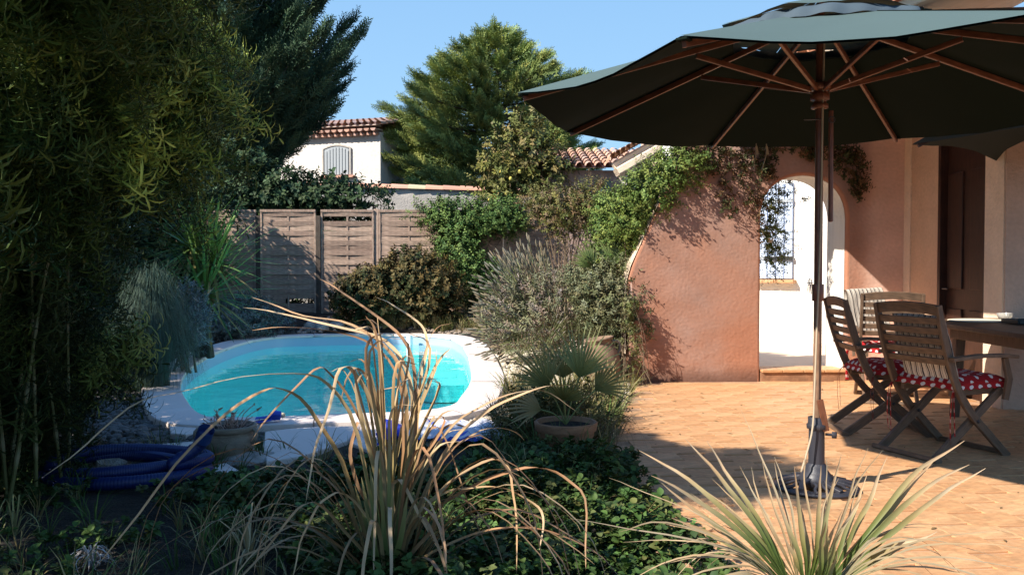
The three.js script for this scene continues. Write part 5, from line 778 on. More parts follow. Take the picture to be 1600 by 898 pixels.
{
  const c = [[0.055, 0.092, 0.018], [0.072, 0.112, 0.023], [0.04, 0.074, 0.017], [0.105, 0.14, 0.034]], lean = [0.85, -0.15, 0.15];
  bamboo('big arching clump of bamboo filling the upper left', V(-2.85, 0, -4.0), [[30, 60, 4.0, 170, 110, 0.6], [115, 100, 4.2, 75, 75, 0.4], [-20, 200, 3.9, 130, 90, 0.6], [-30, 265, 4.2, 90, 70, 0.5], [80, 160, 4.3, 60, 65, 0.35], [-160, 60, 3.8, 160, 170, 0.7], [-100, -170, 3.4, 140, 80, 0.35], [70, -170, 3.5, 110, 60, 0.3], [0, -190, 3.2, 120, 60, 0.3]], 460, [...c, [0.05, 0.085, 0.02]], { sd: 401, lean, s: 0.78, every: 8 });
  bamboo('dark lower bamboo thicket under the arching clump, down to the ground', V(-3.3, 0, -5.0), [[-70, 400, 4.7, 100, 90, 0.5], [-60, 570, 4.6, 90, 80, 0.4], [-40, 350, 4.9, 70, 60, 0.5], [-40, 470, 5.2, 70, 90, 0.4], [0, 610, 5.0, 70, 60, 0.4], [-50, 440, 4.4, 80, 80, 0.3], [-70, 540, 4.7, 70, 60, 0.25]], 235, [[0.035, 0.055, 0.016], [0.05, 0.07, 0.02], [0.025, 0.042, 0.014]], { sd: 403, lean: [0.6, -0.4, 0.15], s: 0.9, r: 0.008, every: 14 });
  bamboo('bamboo tips with sunlight put into their yellow green leaf colour, leaning over toward the dark cypress', V(-2.6, 0, -4.3), [[125, 80, 4.15, 70, 60, 0.3], [150, 120, 4.2, 45, 45, 0.25], [85, 30, 4.1, 75, 40, 0.3]], 74, [[0.30, 0.37, 0.07], [0.37, 0.43, 0.10], [0.22, 0.30, 0.06]], { sd: 409, lean: [0.9, 0.05, 0.2], s: 0.78 });  // lighter leaves carry the sun in their colour
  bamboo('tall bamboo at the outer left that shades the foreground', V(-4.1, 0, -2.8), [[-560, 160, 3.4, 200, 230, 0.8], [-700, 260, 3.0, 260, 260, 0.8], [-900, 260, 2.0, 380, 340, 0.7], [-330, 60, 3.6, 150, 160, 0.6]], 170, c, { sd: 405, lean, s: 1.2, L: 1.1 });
  bush('bamboo', 'low light green bamboo shoot with open leaves above the rusty jar', 'bamboo', at(110, 640, 5.5).setY(0), [blobPx(150, 565, 5.0, 55, 40, 0.2), blobPx(190, 545, 5.0, 36, 22, 0.15), blobPx(110, 600, 5.0, 45, 30, 0.2)], G.bamboo[0], 110, [[0.17, 0.21, 0.045], [0.2, 0.23, 0.055]], { sd: 407, stems: 7, stemR: 0.004, s: 1.0, lean: [0.7, 0.1, 0.1], fill: 0.7 });
}
// ---- stiff and strappy plants: every leaf its own piece ----
function strap(t, pts, w, cols, side, prof, fold = 0.25, n = 12, m = M.dry, name = 'leaf') {
  const p = curve(pts, n), g = new GB(), wv = rr(0, 9); if (n > 9) p.forEach((q, i) => { q.x += 0.006 * noise(i * 0.35, wv); q.y += 0.006 * noise(i * 0.35, wv, 4); }); g.blade(p, p.map((_, i) => { const f = i / n; return w * (prof ? prof(f) : Math.min(1, 0.55 + f * 2) * Math.pow(1 - f, 0.45) + 0.04); }), side, p.map((_, i) => { const f = i / n * (cols.length - 1), k = Math.min(cols.length - 2, Math.floor(f)); return tone(mix3(cols[k], cols[k + 1], f - k), n > 9 ? 0.16 : 0.05, 0.05); }), fold); return g.build(name, m, t);
}
{
  const D = 10.4, b = at(318, 540, D).setY(0.1), t = thing('yucca', 'spiky green yucca with sword leaves in front of the fence', 'yucca', b); reseed(501);
  const heads = [at(332, 412, D), at(300, 388, D + 0.15), at(320, 462, D - 0.15)];
  heads.forEach((h, k) => { const tr = new GB(); tr.tube(curve([b.clone().add(V(k * 0.08 - 0.08, 0, 0)), b.clone().lerp(h, 0.5).add(V(0.03, 0, 0.02)), h.clone().add(V(0, -0.05, 0))], 6), 0.05, 8, [1, 1, 1]); tr.build('trunk', M.bark, t);
    for (let i = 0; i < 84; i++) { const el = lerp(1.45, -0.85, Math.pow(i / 84, 0.8)), a = i * 2.4, d = V(Math.cos(a) * Math.cos(el), Math.sin(el), Math.sin(a) * Math.cos(el)), L = rr(0.7, 1.02) * (el < 0 ? 0.8 : 1), dr = (el < 0.3 ? 0.14 : 0.03) * L, c = tone(el < -0.35 ? [0.18, 0.16, 0.06] : [0.12, 0.205, 0.052], 0.25); strap(t, [h, h.clone().addScaledVector(d, L * 0.5).add(V(0, -dr * 0.25, 0)), h.clone().addScaledVector(d, L).add(V(0, -dr, 0))], 0.05, [c, c.map((q) => q * 1.3)], V(-Math.sin(a), 0, Math.cos(a)), (f) => Math.sqrt(Math.max(0, 1 - f)) * (0.7 + 0.5 * f), 0.3, 5, M.leafStiff); } });
}
{
  const b = onY(238, 612, 0.02).setY(0.02), t = thing('blue_grass', 'fine hanging blue green ornamental grass at the left edge of the pool', 'ornamental grass', b); reseed(511);
  const g = new GB(); for (let i = 0; i < 2300; i++) { const a = rnd() * 6.28, q = Math.pow(rnd(), 0.5), d = V(Math.cos(a), 0, Math.sin(a)), s = b.clone().addScaledVector(d, 0.16 * rnd()), h = rr(0.7, 1.3) * (1 - 0.35 * q * q), R = 0.10 + 0.26 * q, top = b.clone().addScaledVector(d, R * rr(0.5, 0.9)).add(V(rr(-0.04, 0.04), h, rr(-0.04, 0.04))), e = b.clone().addScaledVector(d, R + rr(0.06, 0.20)).setY(Math.max(0.03, h * rr(0.02, 0.75))), k = top.clone().lerp(e, 0.35).add(V(d.x * 0.05, 0.04, d.z * 0.05)); const p = curve([s, s.clone().lerp(top, 0.6).addScaledVector(d, -0.02), top, k, e], 10); g.blade(p, p.map((_, j) => 0.0048 * (1 - j / 12)), V(-d.z, 0, d.x), tone([0.055, 0.088, 0.062], 0.35)); } g.build('blades', M.leaf, t).userData.kind = 'stuff';
}
const straw = [[0.30, 0.24, 0.10], [0.56, 0.38, 0.21], [0.64, 0.45, 0.27]], straw2 = [[0.22, 0.18, 0.07], [0.44, 0.27, 0.14], [0.54, 0.35, 0.2]], brown = [[0.24, 0.15, 0.07], [0.36, 0.19, 0.095], [0.46, 0.27, 0.15]];
{
  const D = 3.08, base = at(607, 960, D).setY(0.0), t = thing('dry_cordyline', 'large clump of dry straw coloured strap leaves in the foreground', 'strap leaved plant', base); reseed(521);
  const S1 = (D1, ...xy) => { const n = xy.length / 2, pts = [base.clone().add(V(rr(-0.05, 0.05), 0, rr(-0.05, 0.05)))]; for (let i = 0; i < n; i++) pts.push(at(xy[i * 2], xy[i * 2 + 1], lerp(D, D1, (i + 1) / n))); return pts; };
  const hand = [
    [2.7, 590, 860, 572, 740, 545, 640, 505, 594, 465, 583, 370, 589, 283, 611, 225, 624, 173, 657, 115, 709, 66, 745], [2.75, 580, 860, 531, 711, 497, 659, 464, 617, 430, 605, 400, 614, 347, 651, 280, 719, 205, 815, 150, 885],
    [2.9, 598, 860, 585, 720, 556, 640, 516, 583, 497, 574, 460, 606, 411, 662, 390, 692], [2.9, 603, 860, 598, 700, 575, 612, 543, 572, 531, 576, 512, 647, 492, 704, 478, 780],
    [3.0, 606, 850, 600, 740, 584, 614, 569, 584, 556, 574, 542, 590, 531, 632], [3.5, 618, 850, 645, 700, 650, 600, 630, 530, 590, 495, 540, 460, 500, 436], [3.5, 622, 850, 642, 700, 640, 590, 605, 535, 524, 511, 450, 492, 379, 480],
    [3.4, 618, 850, 634, 700, 628, 580, 600, 540, 540, 505, 470, 492, 392, 464], [3.4, 616, 850, 630, 690, 622, 590, 585, 540, 530, 519, 450, 511, 393, 515], [3.6, 620, 850, 648, 700, 658, 590, 667, 528, 655, 505, 620, 480, 587, 464],
    [2.85, 640, 840, 693, 764, 769, 718, 792, 730, 804, 783, 807, 897], [2.8, 640, 830, 731, 764, 781, 741, 838, 731, 884, 747, 910, 771, 916, 844, 914, 890], [2.8, 632, 840, 682, 775, 746, 762, 792, 766, 838, 790, 849, 817, 842, 859],
    [3.2, 634, 850, 660, 750, 700, 672, 750, 637, 800, 614, 850, 612, 900, 640], [3.0, 625, 850, 650, 730, 672, 672, 684, 668, 705, 710, 745, 820, 780, 897], [3.0, 620, 850, 612, 760, 624, 749, 660, 815, 708, 897],
    [2.8, 590, 890, 540, 830, 497, 786, 470, 790, 426, 844, 373, 905], [2.75, 580, 900, 500, 830, 440, 812, 410, 840, 396, 900], [2.9, 610, 880, 570, 800, 530, 770, 500, 786, 470, 846, 455, 905], [3.4, 636, 840, 690, 720, 748, 675, 800, 672, 818, 688],
    [2.7, 640, 870, 680, 815, 662, 790, 690, 830, 700, 905], [3.5, 640, 840, 700, 700, 765, 640, 850, 605, 890, 602], [2.7, 650, 880, 760, 830, 850, 830, 930, 880], [3.1, 610, 840, 560, 760, 548, 700, 560, 660, 575, 700, 590, 760],
  ];
  hand.forEach((h, i) => { const pts = S1(...h), n = pts.length; strap(t, pts, rr(0.013, 0.020), [straw, straw2, brown][i % 3].map((c) => tone(c, 0.12)), V(rr(-0.4, 0.4), rr(-0.2, 0.3), 1).applyAxisAngle(UPY, rr(0.9, 1.9)), null, 0.3, 26); });
  for (let i = 0; i < 34; i++) { const f = i / 34, x = lerp(535, 700, rnd()), y = rr(470, 640) + Math.abs(x - 625) * 0.8, e = at(x, y, rr(2.9, 3.4)), m = base.clone().lerp(e, 0.55).add(V((base.x - e.x) * 0.22, 0.05, rr(-0.04, 0.04))); const tipD = V(rr(-0.10, 0.10), rr(-0.02, 0.06), 0); strap(t, [base.clone().add(V(rr(-0.06, 0.06), 0, rr(-0.06, 0.06))), m, e, e.clone().add(tipD)], rr(0.011, 0.021), [[0.16, 0.19, 0.06], ...[straw, straw2, brown][i % 3].map((c) => tone(c, 0.15))], V(rr(-1, 1), 0, rr(-1, 1)), null, 0.3, 14); }
  for (let i = 0; i < 36; i++) { const a = rr(-0.2, 3.4), R = rr(0.35, 0.95), h = rr(0.25, 0.62), d = V(Math.cos(a), 0, Math.sin(a) * 0.7), e = base.clone().addScaledVector(d, R).setY(rr(0.02, 0.2)); strap(t, [base.clone().addScaledVector(d, 0.05), base.clone().addScaledVector(d, R * 0.35).setY(h * 0.8), base.clone().addScaledVector(d, R * 0.62).setY(h), base.clone().addScaledVector(d, R * 0.9).setY(h * 0.7), e], rr(0.013, 0.022), [straw, straw2, brown][i % 3].map((c) => tone(c, 0.2).map((q) => q * 0.85)), V(-d.z, rr(-0.3, 0.3), d.x), null, 0.3, 14); }
  for (let i = 0; i < 13; i++) { const x = rr(545, 640), e = at(x, rr(690, 800), rr(2.85, 3.1)); strap(t, [base.clone().add(V(rr(-0.07, 0.07), 0, rr(-0.05, 0.08))), base.clone().lerp(e, 0.5), e], rr(0.02, 0.03), [[0.13, 0.19, 0.05], [0.17, 0.22, 0.07], [0.35, 0.29, 0.13]].map((c) => tone(c, 0.2)), V(1, 0, rr(-0.5, 0.5)), null, 0.3, 8, M.leafStiff); }
}
// fan leaves: pleated blades out of one hub
function fan(t, hub, axis, up, n, spread, L, w, cols, o = {}) {
  const ax = axis.clone().normalize(), sd = V(0, 0, 0).crossVectors(ax, up).normalize(), nn = V(0, 0, 0).crossVectors(sd, ax).normalize(), fr = o.single ? null : new GB();
  const holder = o.single ? (() => { const g = new THREE.Group(); g.name = 'frond'; t.add(g); return g; })() : null;
  for (let i = 0; i < n; i++) {
    const a = lerp(-spread / 2, spread / 2, n > 1 ? i / (n - 1) : 0.5) + (o.single ? rr(-0.05, 0.05) : 0), d = ax.clone().multiplyScalar(Math.cos(a)).addScaledVector(sd, Math.sin(a)), l = L * (1 - 0.28 * Math.pow(Math.abs(a) / (spread / 2), 2)) * (o.single ? rr(0.6, 1.15) : rr(0.85, 1.12)), dr = (o.droop ?? 0.15) * l * rr(0.4, 1.6), curl = V(rr(-1, 1), rr(-0.6, 0.5), rr(-1, 1)).multiplyScalar((o.curl ?? 0.05) * l * (o.single ? rr(0.5, 2.4) : 1));
    const pts = [hub.clone(), hub.clone().addScaledVector(d, l * 0.35).addScaledVector(nn, 0.05 * l), hub.clone().addScaledVector(d, l * 0.7).add(V(0, -dr * 0.3, 0)).addScaledVector(curl, 0.3), hub.clone().addScaledVector(d, l).add(V(0, -dr, 0)).add(curl)];
    const prof = (f) => (f < 0.45 ? 0.25 + f / 0.45 * 0.75 : Math.pow(1 - (f - 0.45) / 0.57, 0.8)), cc = cols.map((c) => tone(c, 0.15));
    if (o.single) strap(holder, pts, w, cc, sd.clone().multiplyScalar(Math.cos(a)).addScaledVector(ax, -Math.sin(a)), prof, 0.5, 12, M.leafStiff, 'leaf_blade');
    else { const p = curve(pts, 7); fr.blade(p, p.map((_, k) => w * prof(k / 7)), sd, p.map((_, k) => { const f = k / 7 * (cols.length - 1), q = Math.min(cols.length - 2, Math.floor(f)); return mix3(cc[q], cc[q + 1], f - q); }), 0.5); }
  }
  if (o.stalk) { const s = new GB(); s.tube(curve([o.stalk, o.stalk.clone().lerp(hub, 0.5).add(V(0, 0.02, 0)), hub], 6), 0.005, 5, o.stalkC ?? [0.16, 0.19, 0.06]); s.build('stalk', M.plain, t); }
  return fr ? fr.build('frond', M.leafStiff, t) : holder;
}
{
  const hub0 = at(1262, 915, 2.5), t = thing('foreground_palm', 'fan palm with green blades and long frayed straw tips in the bottom right foreground', 'palm', hub0.clone().setY(0)); reseed(531);
  const cols = [[0.06, 0.10, 0.02], [0.09, 0.13, 0.03], [0.24, 0.21, 0.09], [0.42, 0.30, 0.18], [0.44, 0.31, 0.19]], dryc = [[0.16, 0.14, 0.055], [0.30, 0.22, 0.12], [0.40, 0.29, 0.17], [0.36, 0.26, 0.15]];
  const H = (px, py, D) => at(px, py, D);
  const st = hub0.clone().setY(0.1), F = (px, py, D, ax, up, n, sp, L, w, c, o) => fan(t, H(px, py, D), ax, up, n, sp, L, w, c, { single: true, stalk: st, ...o });
  F(1235, 920, 2.5, V(-0.66, 0.80, -0.1), V(0.3, 0.2, 1), 9, 0.62, 0.64, 0.017, cols, { droop: 0.14, curl: 0.05 });
  F(1288, 920, 2.5, V(0.72, 0.78, -0.05), V(-0.3, 0.3, 1), 8, 0.58, 0.64, 0.017, cols, { droop: 0.12, curl: 0.05 });
  F(1262, 925, 2.45, V(0.03, 1, 0.0), V(0, 0.2, 1), 8, 0.8, 0.42, 0.015, cols, { droop: 0.03, curl: 0.05 });
  F(1275, 925, 2.4, V(0.25, 1, 0.1), V(0.3, 0.2, 1), 4, 0.5, 0.32, 0.018, cols.slice(0, 4), { droop: 0.03, curl: 0.04 });
  F(1250, 915, 2.5, V(-0.5, 0.95, -0.3), V(0, 0.2, 1), 11, 0.9, 0.52, 0.008, dryc, { droop: 0.06, curl: 0.09 });
  F(1275, 915, 2.5, V(0.35, 0.95, -0.3), V(0, 0.2, 1), 10, 0.9, 0.48, 0.008, dryc, { droop: 0.06, curl: 0.09 });
  F(1300, 920, 2.4, V(0.95, 0.45, 0.0), V(0, 1, 0.3), 15, 0.9, 0.68, 0.009, dryc, { droop: 0.32, curl: 0.10 });
  F(1225, 920, 2.4, V(-0.88, 0.55, 0.0), V(0, 1, 0.3), 15, 0.8, 0.62, 0.009, dryc, { droop: 0.35, curl: 0.10 });
  const p = thing('clay_planter', 'clay planter holding the foreground fan palm', 'pot', [hub0.x, 0, hub0.z]); const g = new GB(); g.geo(lathe([[0, 0], [0.12, 0], [0.155, 0.13], [0.165, 0.135], [0.165, 0.16], [0.15, 0.16], [0.145, 0.13], [0, 0.13]])); g.build('pot', M.clay, p, false);
}
{
  const p = PALMPOT.clone(), t = thing('potted_palm', 'small fan palm with dark fronds and one coloured lighter for sunlight in the terracotta pot', 'palm', p.clone().setY(0.26)); reseed(541);
  const b = p.clone().setY(0.27), gcol = [[0.12, 0.13, 0.04], [0.19, 0.19, 0.065], [0.30, 0.26, 0.12]], d = p.z * -1;
  const F = (px, py, dz, ax, n, sp, L, c = gcol) => fan(t, at(px, py, d + dz), ax, V(0, 0.3, 1), n, sp, L, 0.016, c, { droop: 0.1, curl: 0.04, stalk: b });
  F(855, 604, 0.0, V(-0.45, 0.9, 0.1), 17, 1.9, 0.30); F(905, 590, 0.05, V(0.25, 1, 0.0), 18, 1.8, 0.36, [[0.12, 0.16, 0.05], [0.22, 0.25, 0.09], [0.34, 0.33, 0.16]]); F(880, 625, -0.1, V(0.1, 0.8, 0.5), 16, 2.4, 0.24); F(930, 610, 0.1, V(0.8, 0.6, -0.1), 13, 1.7, 0.27); F(845, 640, 0, V(-0.9, 0.3, 0.2), 11, 1.6, 0.24, [[0.16, 0.15, 0.06], [0.28, 0.22, 0.11], [0.33, 0.27, 0.15]]); F(880, 590, 0.15, V(-0.05, 1, -0.5), 16, 2.2, 0.30);  // right frond has sunlight put into its lighter greens
}
{
  const p = at(950, 470, 9.15).setY(0.02), t = thing('wall_palm', 'small light green fan palm growing behind the lavender near the wall', 'palm', p); reseed(551);
  const c = [[0.07, 0.11, 0.028], [0.12, 0.16, 0.05], [0.18, 0.19, 0.08]];
  for (const [px, py, ax, L] of [[955, 408, V(0.1, 1, 0), 0.40], [925, 412, V(-0.5, 0.9, 0.1), 0.32], [975, 430, V(0.6, 0.8, 0), 0.36]]) fan(t, at(px, py + 6, 9.15), ax, V(0, 0.3, 1), 16, 1.8, L, 0.022, c, { droop: 0.12, curl: 0.05, stalk: p });
}
// ---- lavender and the grey sage right of the pool ----
{
  const c = at(850, 540, 10.6).setY(0.04), t = thing('lavender', 'big lavender bush with faded grey purple flower spikes right of the pool', 'lavender', c);
  reseed(561); const q = (spots, n, cs, s0) => scatter('flower_stems', G.lavender, M.plain, t, n, (i) => { const [x, y, D, r, ax] = spots[i % spots.length], b = at(x, y, D).add(V(rr(-r, r), rr(-0.12, 0.12), rr(-r, r))); if (b.y < 0.04) b.y = 0.04; return { p: b, d: V(...ax).add(rdir().multiplyScalar(0.55)), s: rr(0.75, 1.15) * s0, c: tone(cs, 0.25, 0.12) }; });
  q([[830, 500, 10.7, 0.22, [-0.9, 0.5, 0.1]], [840, 480, 10.7, 0.22, [-0.8, 0.75, 0.1]], [850, 470, 10.8, 0.25, [-0.5, 1, 0]], [830, 525, 10.4, 0.2, [-0.9, 0.2, 0.3]]], 110, [0.95, 0.95, 0.9], 1.0);
  q([[880, 500, 10.5, 0.35, [0.0, 1, 0.3]], [915, 490, 10.2, 0.35, [0.25, 1, 0.3]], [880, 530, 10.0, 0.3, [0, 0.6, 0.8]], [850, 550, 9.7, 0.28, [-0.3, 0.4, 0.9]], [920, 520, 9.8, 0.3, [0.2, 0.7, 0.7]]], 170, [1.0, 0.9, 0.85], 0.82);
  scatter('foliage', G.grey, M.leaf, t, 1100, () => { const d = rdir(), r = Math.pow(rnd(), 0.35), w = at(875, 500, 10.4); const p = w.add(V(d.x * 0.85 * r, d.y * 0.52 * r, d.z * 0.6 * r)); return p.y < 0.05 ? null : { p, d: d.add(V(0, 0.5, 0)), s: rr(0.7, 1.2), c: tone([[0.20, 0.19, 0.11], [0.17, 0.18, 0.10], [0.22, 0.17, 0.14]][Math.floor(rnd() * 3)], 0.25) }; });
}
bush('sage_bush', 'grey green leafy bush between the lavender and the pink wall', 'shrub', at(965, 560, 9.1).setY(0.03), [blobPx(955, 470, 9.2, 52, 58, 0.4), blobPx(985, 500, 9.0, 26, 50, 0.25), blobPx(930, 440, 9.5, 40, 36, 0.4)], G.small, 1500, [[0.13, 0.135, 0.065], [0.17, 0.165, 0.09], [0.09, 0.10, 0.045]], { s: 0.72, stems: 18, gap: 3, gapT: 0.4 });
bush('trailing_honeysuckle', 'trailing stems of small leaves hanging in front of the foot of the pink wall', 'climbing plant', at(995, 600, 8.7).setY(0.02), [blobPx(994, 545, 8.66, 9, 44, 0.05), blobPx(988, 585, 8.6, 8, 22, 0.05), blobPx(985, 490, 8.7, 12, 40, 0.08)], G.creeper, 230, [[0.13, 0.15, 0.05], [0.20, 0.19, 0.09]], { s: 0.62, stems: 12, stemR: 0.004, fill: 0.8, lean: [0.2, -0.7, 0.2] });
bush('wall_climber', 'bright green climber spilling over the curved left end of the pink wall', 'climbing plant', V(1.15, 0, -9.2), [blobPx(1062, 262, 8.95, 40, 42, 0.28), blobPx(1020, 300, 9.0, 42, 36, 0.32), blobPx(985, 345, 9.2, 34, 44, 0.35), blobPx(955, 385, 9.5, 28, 40, 0.35), blobPx(965, 340, 9.6, 36, 36, 0.4), blobPx(1005, 375, 9.25, 16, 40, 0.2)], G.vine, 2900, [[0.12, 0.17, 0.035], [0.16, 0.205, 0.05], [0.085, 0.135, 0.03]], { s: 0.62, stems: 26, stemR: 0.008, lump: 0.4, fill: 0.45, clip: (p) => p.x > 1.38 && p.y < 1.75 && p.z > -9.3 });
// creeper strands over the arch, on the face of the wall
{
  const t = thing('arch_creeper', 'thin dark creeper strands hanging over the arch of the pink wall', 'climbing plant', onWall(1.2, 2.5, 0)); reseed(571);
  const wp = (px, py, out) => { const u = wallU(px), b = onWall(u, 0, out); return at(px, py, -b.z).setX(b.x + 0 * py); };
  const strands = [[[1050, 226], [1110, 232], [1170, 236], [1240, 232], [1300, 236], [1338, 246]], [[1120, 232], [1140, 262], [1160, 300], [1180, 335], [1192, 372]], [[1090, 236], [1104, 258], [1112, 262]], [[1150, 236], [1162, 258], [1178, 292], [1188, 320]], [[1300, 232], [1318, 256], [1330, 290], [1338, 306]], [[1322, 232], [1340, 262], [1336, 290]], [[1190, 232], [1200, 252], [1196, 268]], [[1260, 230], [1268, 246]], [[1130, 228], [1132, 300], [1136, 330]], [[1170, 240], [1184, 262], [1200, 280]], [[1280, 236], [1300, 252], [1322, 278], [1345, 296]]];
  const list = [], st = new GB();
  strands.forEach((s, k) => { const p = curve(s.map(([x, y]) => wp(x, y, rr(0.015, 0.05))), 14); st.tube(p, 0.004, 4, [1, 1, 1], false); const dens = k === 0 ? 15 : 5; for (const q of p) for (let i = 0; i < dens; i++) if (rnd() < 0.75) list.push({ p: q.clone().add(V(rr(-0.07, 0.07), rr(-0.06, 0.06) + (k === 0 ? rr(-0.04, 0.12) : 0), rr(0, 0.07))), d: V(rr(-1, 1), rr(-1.2, 0.2), rr(0.1, 1)), s: rr(0.6, 1.1), c: tone(rnd() < 0.6 ? [0.05, 0.055, 0.02] : [0.09, 0.05, 0.022], 0.3) }); });
  st.build('stem', M.twig, t); G.creeper.forEach((g, gi) => { const sub = list.filter((_, i) => i % 2 === gi); scatter('foliage', g, M.leaf, t, sub.length, (i) => sub[i]); });
}
bush('jamb_creeper', 'sunlit creeper hanging inside the left side of the arched opening', 'climbing plant', at(1196, 285, 9.45), [blobPx(1203, 330, 9.5, 17, 46, 0.1), blobPx(1206, 375, 9.5, 24, 34, 0.12), blobPx(1212, 305, 9.5, 14, 22, 0.1), blobPx(1208, 410, 9.5, 18, 22, 0.1)], G.vine, 300, [[0.10, 0.14, 0.04], [0.07, 0.10, 0.03], [0.14, 0.17, 0.06]], { s: 0.55, stems: 7, stemR: 0.006, lump: 0.6, fill: 0.5, lean: [0.2, -0.4, 0] });
bush('jamb_creeper', 'few dangling sprays of leaves in the top of the arched opening', 'climbing plant', at(1238, 275, 9.4), [blobPx(1238, 288, 9.45, 7, 14, 0.05), blobPx(1228, 300, 9.45, 8, 10, 0.05), blobPx(1257, 310, 9.45, 5, 5, 0.03)], G.creeper, 26, [[0.05, 0.075, 0.025]], { s: 0.7, stems: 4, stemR: 0.003, fill: 0.7 });
// ---- ground cover and grass ----
const freeGround = (p) => !inside(poolOut, p.x, p.z) && p.x < patioLeft(-p.z);
{
  reseed(581); const t = thing('ground_cover', 'low dark green ground cover of round leaves in the foreground bed', 'ground cover', [-0.6, 0, -4.2]); t.userData.kind = 'stuff';
  G.ground.forEach((g, k) => scatter('foliage', g, M.leaf, t, 3600, () => { const D = rr(2.5, 5.2), x = rr(-2.6, patioLeft(D) + 0.16), z = -D; if (D > 4.55 + 0.5 * sst(-0.6, 0.2, x) + 0.35 * noise(x * 2, 3)) return null; const dn = fbm(x * 1.4, z * 1.4, 4) + 0.75 * sst(-1.6, 0.0, x) - 0.30; if (dn < rr(-0.35, 0.35)) return null; const h = rr(0, 0.16) * (0.5 + Math.max(0, dn)); if (x > patioLeft(D) && h > 0.1) return null; return { p: V(x, 0.02 + h, z), d: V(rr(-0.5, 0.5), 1, rr(-0.5, 0.5)), s: rr(0.4, 0.85), c: tone([[0.048, 0.09, 0.02], [0.068, 0.12, 0.028], [0.04, 0.07, 0.02], [0.09, 0.10, 0.03]][Math.floor(rnd() * 4)], 0.3) }; }));
  const gr = thing('wild_grass', 'thin wild grass growing through the beds round the pool', 'grass', [-0.5, 0, -5]); gr.userData.kind = 'stuff';
  scatter('blades', G.grass, M.leaf, gr, 1500, (i) => { const D = rr(2.6, 7.2), x = rr(-2.8, patioLeft(D) + 0.06), p = V(x, 0.0, -D); if (!freeGround(p) || (D > 5.6 && x < 0.1)) return null; const lush = sst(-0.4, 0.2, x) * sst(4.2, 4.8, D); if (rnd() > 0.25 + lush) return null; return { p, d: V(rr(-0.3, 0.3), 1, rr(-0.3, 0.3)), s: rr(0.6, 1.3) * (1 + 0.4 * lush), c: tone(rnd() < 0.6 ? [0.06, 0.11, 0.025] : [0.22, 0.18, 0.08], 0.25) }; });
  scatter('blades', G.grass, M.dry, gr, 420, (i) => { const a = rnd(), p = a < 0.55 ? onY(rr(790, 985), rr(600, 700), 0) : at(rr(600, 760), rr(488, 506), rr(14.3, 14.9)); if (a >= 0.55) p.y = groundY(p.x, p.z); if (inside(poolOut, p.x, p.z)) return null; if (a < 0.55 && p.x > patioLeft(-p.z) + 0.05) return null; return { p, d: V(rr(-0.4, 0.4), 1, rr(-0.4, 0.4)), s: rr(0.8, 1.7), c: tone(rnd() < 0.5 ? [0.15, 0.16, 0.05] : [0.26, 0.21, 0.10], 0.25) }; });
}
bush('weed_clump', 'wiry olive weed clump round the potted palm', 'weed', at(870, 690, 5.5).setY(0.02), [blobPx(880, 700, 5.0, 60, 26, 0.12), blobPx(845, 640, 5.55, 62, 48, 0.25), blobPx(905, 640, 5.5, 66, 36, 0.25), blobPx(800, 660, 5.6, 40, 30, 0.2)], [G.creeper[0], G.grass], 470, [[0.13, 0.13, 0.045], [0.18, 0.15, 0.06], [0.09, 0.11, 0.035]], { s: 0.75, stems: 60, stemR: 0.0035, fill: 0.6, rootR: 1.4, mat: M.leaf });
{
  const t = thing('wiry_grass', 'dark wiry dry grass arching over the left edge of the patio', 'grass', onY(950, 720, 0.0)); reseed(591); const g = new GB(), b = t.position.clone();
  for (let i = 0; i < 60; i++) { const a = rr(-1.9, 1.4), d = V(Math.cos(a), 0, Math.sin(a)), R = rr(0.12, 0.36), h = rr(0.1, 0.32), s = b.clone().add(V(rr(-0.14, 0.05), 0, rr(-0.2, 0.2))); const p = curve([s, s.clone().addScaledVector(d, R * 0.4).add(V(0, h, 0)), s.clone().addScaledVector(d, R * 0.8).add(V(0, h * 0.9, 0)), s.clone().addScaledVector(d, R * 1.1).add(V(0, h * 0.35, 0))], 8); g.blade(p, p.map((_, k) => 0.004 * (1 - k / 9)), V(-d.z, 0, d.x), tone([0.17, 0.12, 0.07], 0.3)); } g.build('blades', M.dry, t).userData.kind = 'stuff';
  const tuft = (label, px, py, n, L, c, sd, D) => { const p = D ? at(px, py, D) : onY(px, py, 0.02), q = thing('dry_tuft', label, 'grass', p); reseed(sd); const k = new GB(); for (let i = 0; i < n; i++) { const a = rnd() * 6.28, d = V(Math.cos(a), 0, Math.sin(a)), R = rr(0.3, 1) * L, h = rr(0.2, 0.8) * L; const r = curve([p, p.clone().addScaledVector(d, R * 0.4).add(V(0, h, 0)), p.clone().addScaledVector(d, R * 0.8).add(V(rr(-0.03, 0.03), h * 0.8, 0)), p.clone().addScaledVector(d, R).add(V(0, h * rr(0, 0.7), 0))], 8); k.blade(r, r.map((_, j) => 0.009 * (1 - j / 9)), V(-d.z, 0, d.x), tone(c, 0.25), 0.2); } k.build('blades', M.dry, q); };
  tuft('dry straw tuft at the bottom edge left of the cordyline', 388, 880, 26, 0.3, [0.45, 0.36, 0.2], 611);
  tuft('small dry olive tuft near the bottom left corner', 22, 840, 18, 0.24, [0.28, 0.27, 0.12], 612);
  tuft('pale frizzy dried root tuft at the bottom left edge', 140, 888, 60, 0.12, [0.5, 0.46, 0.42], 613);
}
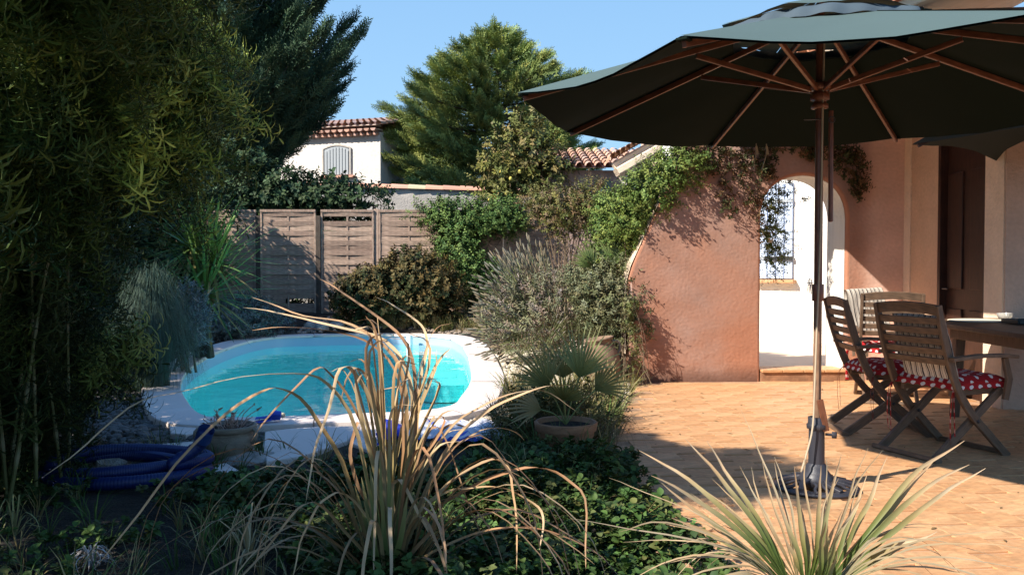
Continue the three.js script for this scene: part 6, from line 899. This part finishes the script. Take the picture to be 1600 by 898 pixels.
// ---- fallen leaves and straw bits on the patio ----
{
  const t = thing('leaf_litter', 'scattered dry leaves and straw bits on the patio tiles', 'leaf litter', [2, 0, -5]); t.userData.kind = 'stuff'; reseed(615);
  const lg = (() => { const g = new GB(); g.blade([V(0, 0.002, -0.02), V(0.002, 0.006, 0), V(0, 0.002, 0.022)], [0.003, 0.014, 0.001], V(1, 0, 0), [1, 1, 1], 0.4); return g.geometry(); })(), sg = (() => { const g = new GB(); g.blade([V(0, 0.002, -0.05), V(0.004, 0.004, 0), V(0, 0.002, 0.05)], [0.003, 0.003, 0.001], V(1, 0, 0), [1, 1, 1]); return g.geometry(); })();
  const put = (g, n, c) => scatter('bits', g, M.dry, t, n, () => { const e = Math.pow(rnd(), 1.7), D = rr(2.6, 8.6), x = patioLeft(D) + 0.02 + e * 3.2; if (D < 3 && x > 2.4) return null; return { p: V(x, 0.011, -D), d: V(rr(-0.1, 0.1), 1, rr(-0.1, 0.1)), s: rr(0.5, 1.2), c: tone(c, 0.35, 0.1) }; });
  put(lg, 120, [0.22, 0.14, 0.06]); put(sg, 110, [0.6, 0.46, 0.27]);
}
// ---- gravel ----
{
  const g = new THREE.IcosahedronGeometry(0.022, 1), t = thing('gravel', 'grey and pale gravel beside the pool', 'gravel', [-1.5, 0, -7]); t.userData.kind = 'stuff'; reseed(621);
  { const P = g.attributes.position; for (let i = 0; i < P.count; i++) { const k = 1 + 0.3 * noise(P.getX(i) * 60, P.getY(i) * 60, P.getZ(i) * 60); P.setXYZ(i, P.getX(i) * k * 1.3, P.getY(i) * k * 0.7, P.getZ(i) * k); } g.computeVertexNormals(); }
  const gm = mat('pebbles', [1, 1, 1], 0.9);
  const put = (n, x0, x1, d0, d1, c) => scatter('pebbles', g, gm, t, n, () => { const p = V(rr(x0, x1), 0, -rr(d0, d1)); if (!freeGround(p)) return null; p.y = groundY(p.x, p.z) + 0.004; return { p, d: V(rr(-0.4, 0.4), 1, rr(-0.4, 0.4)), s: rr(0.5, 1.7), c: tone(c, 0.35, 0.05) }; });
  put(2600, -3.9, -1.7, 5.5, 8.2, [0.11, 0.10, 0.09]); put(5200, -0.6, 1.2, 5.9, 12.2, [0.55, 0.47, 0.36]); put(1500, -3.6, 0.2, 14.2, 15.4, [0.28, 0.22, 0.17]);
}
scene.traverse((o) => { if (o.isMesh) { o.castShadow = o.receiveShadow = true; } });
renderer.render(scene, camera);
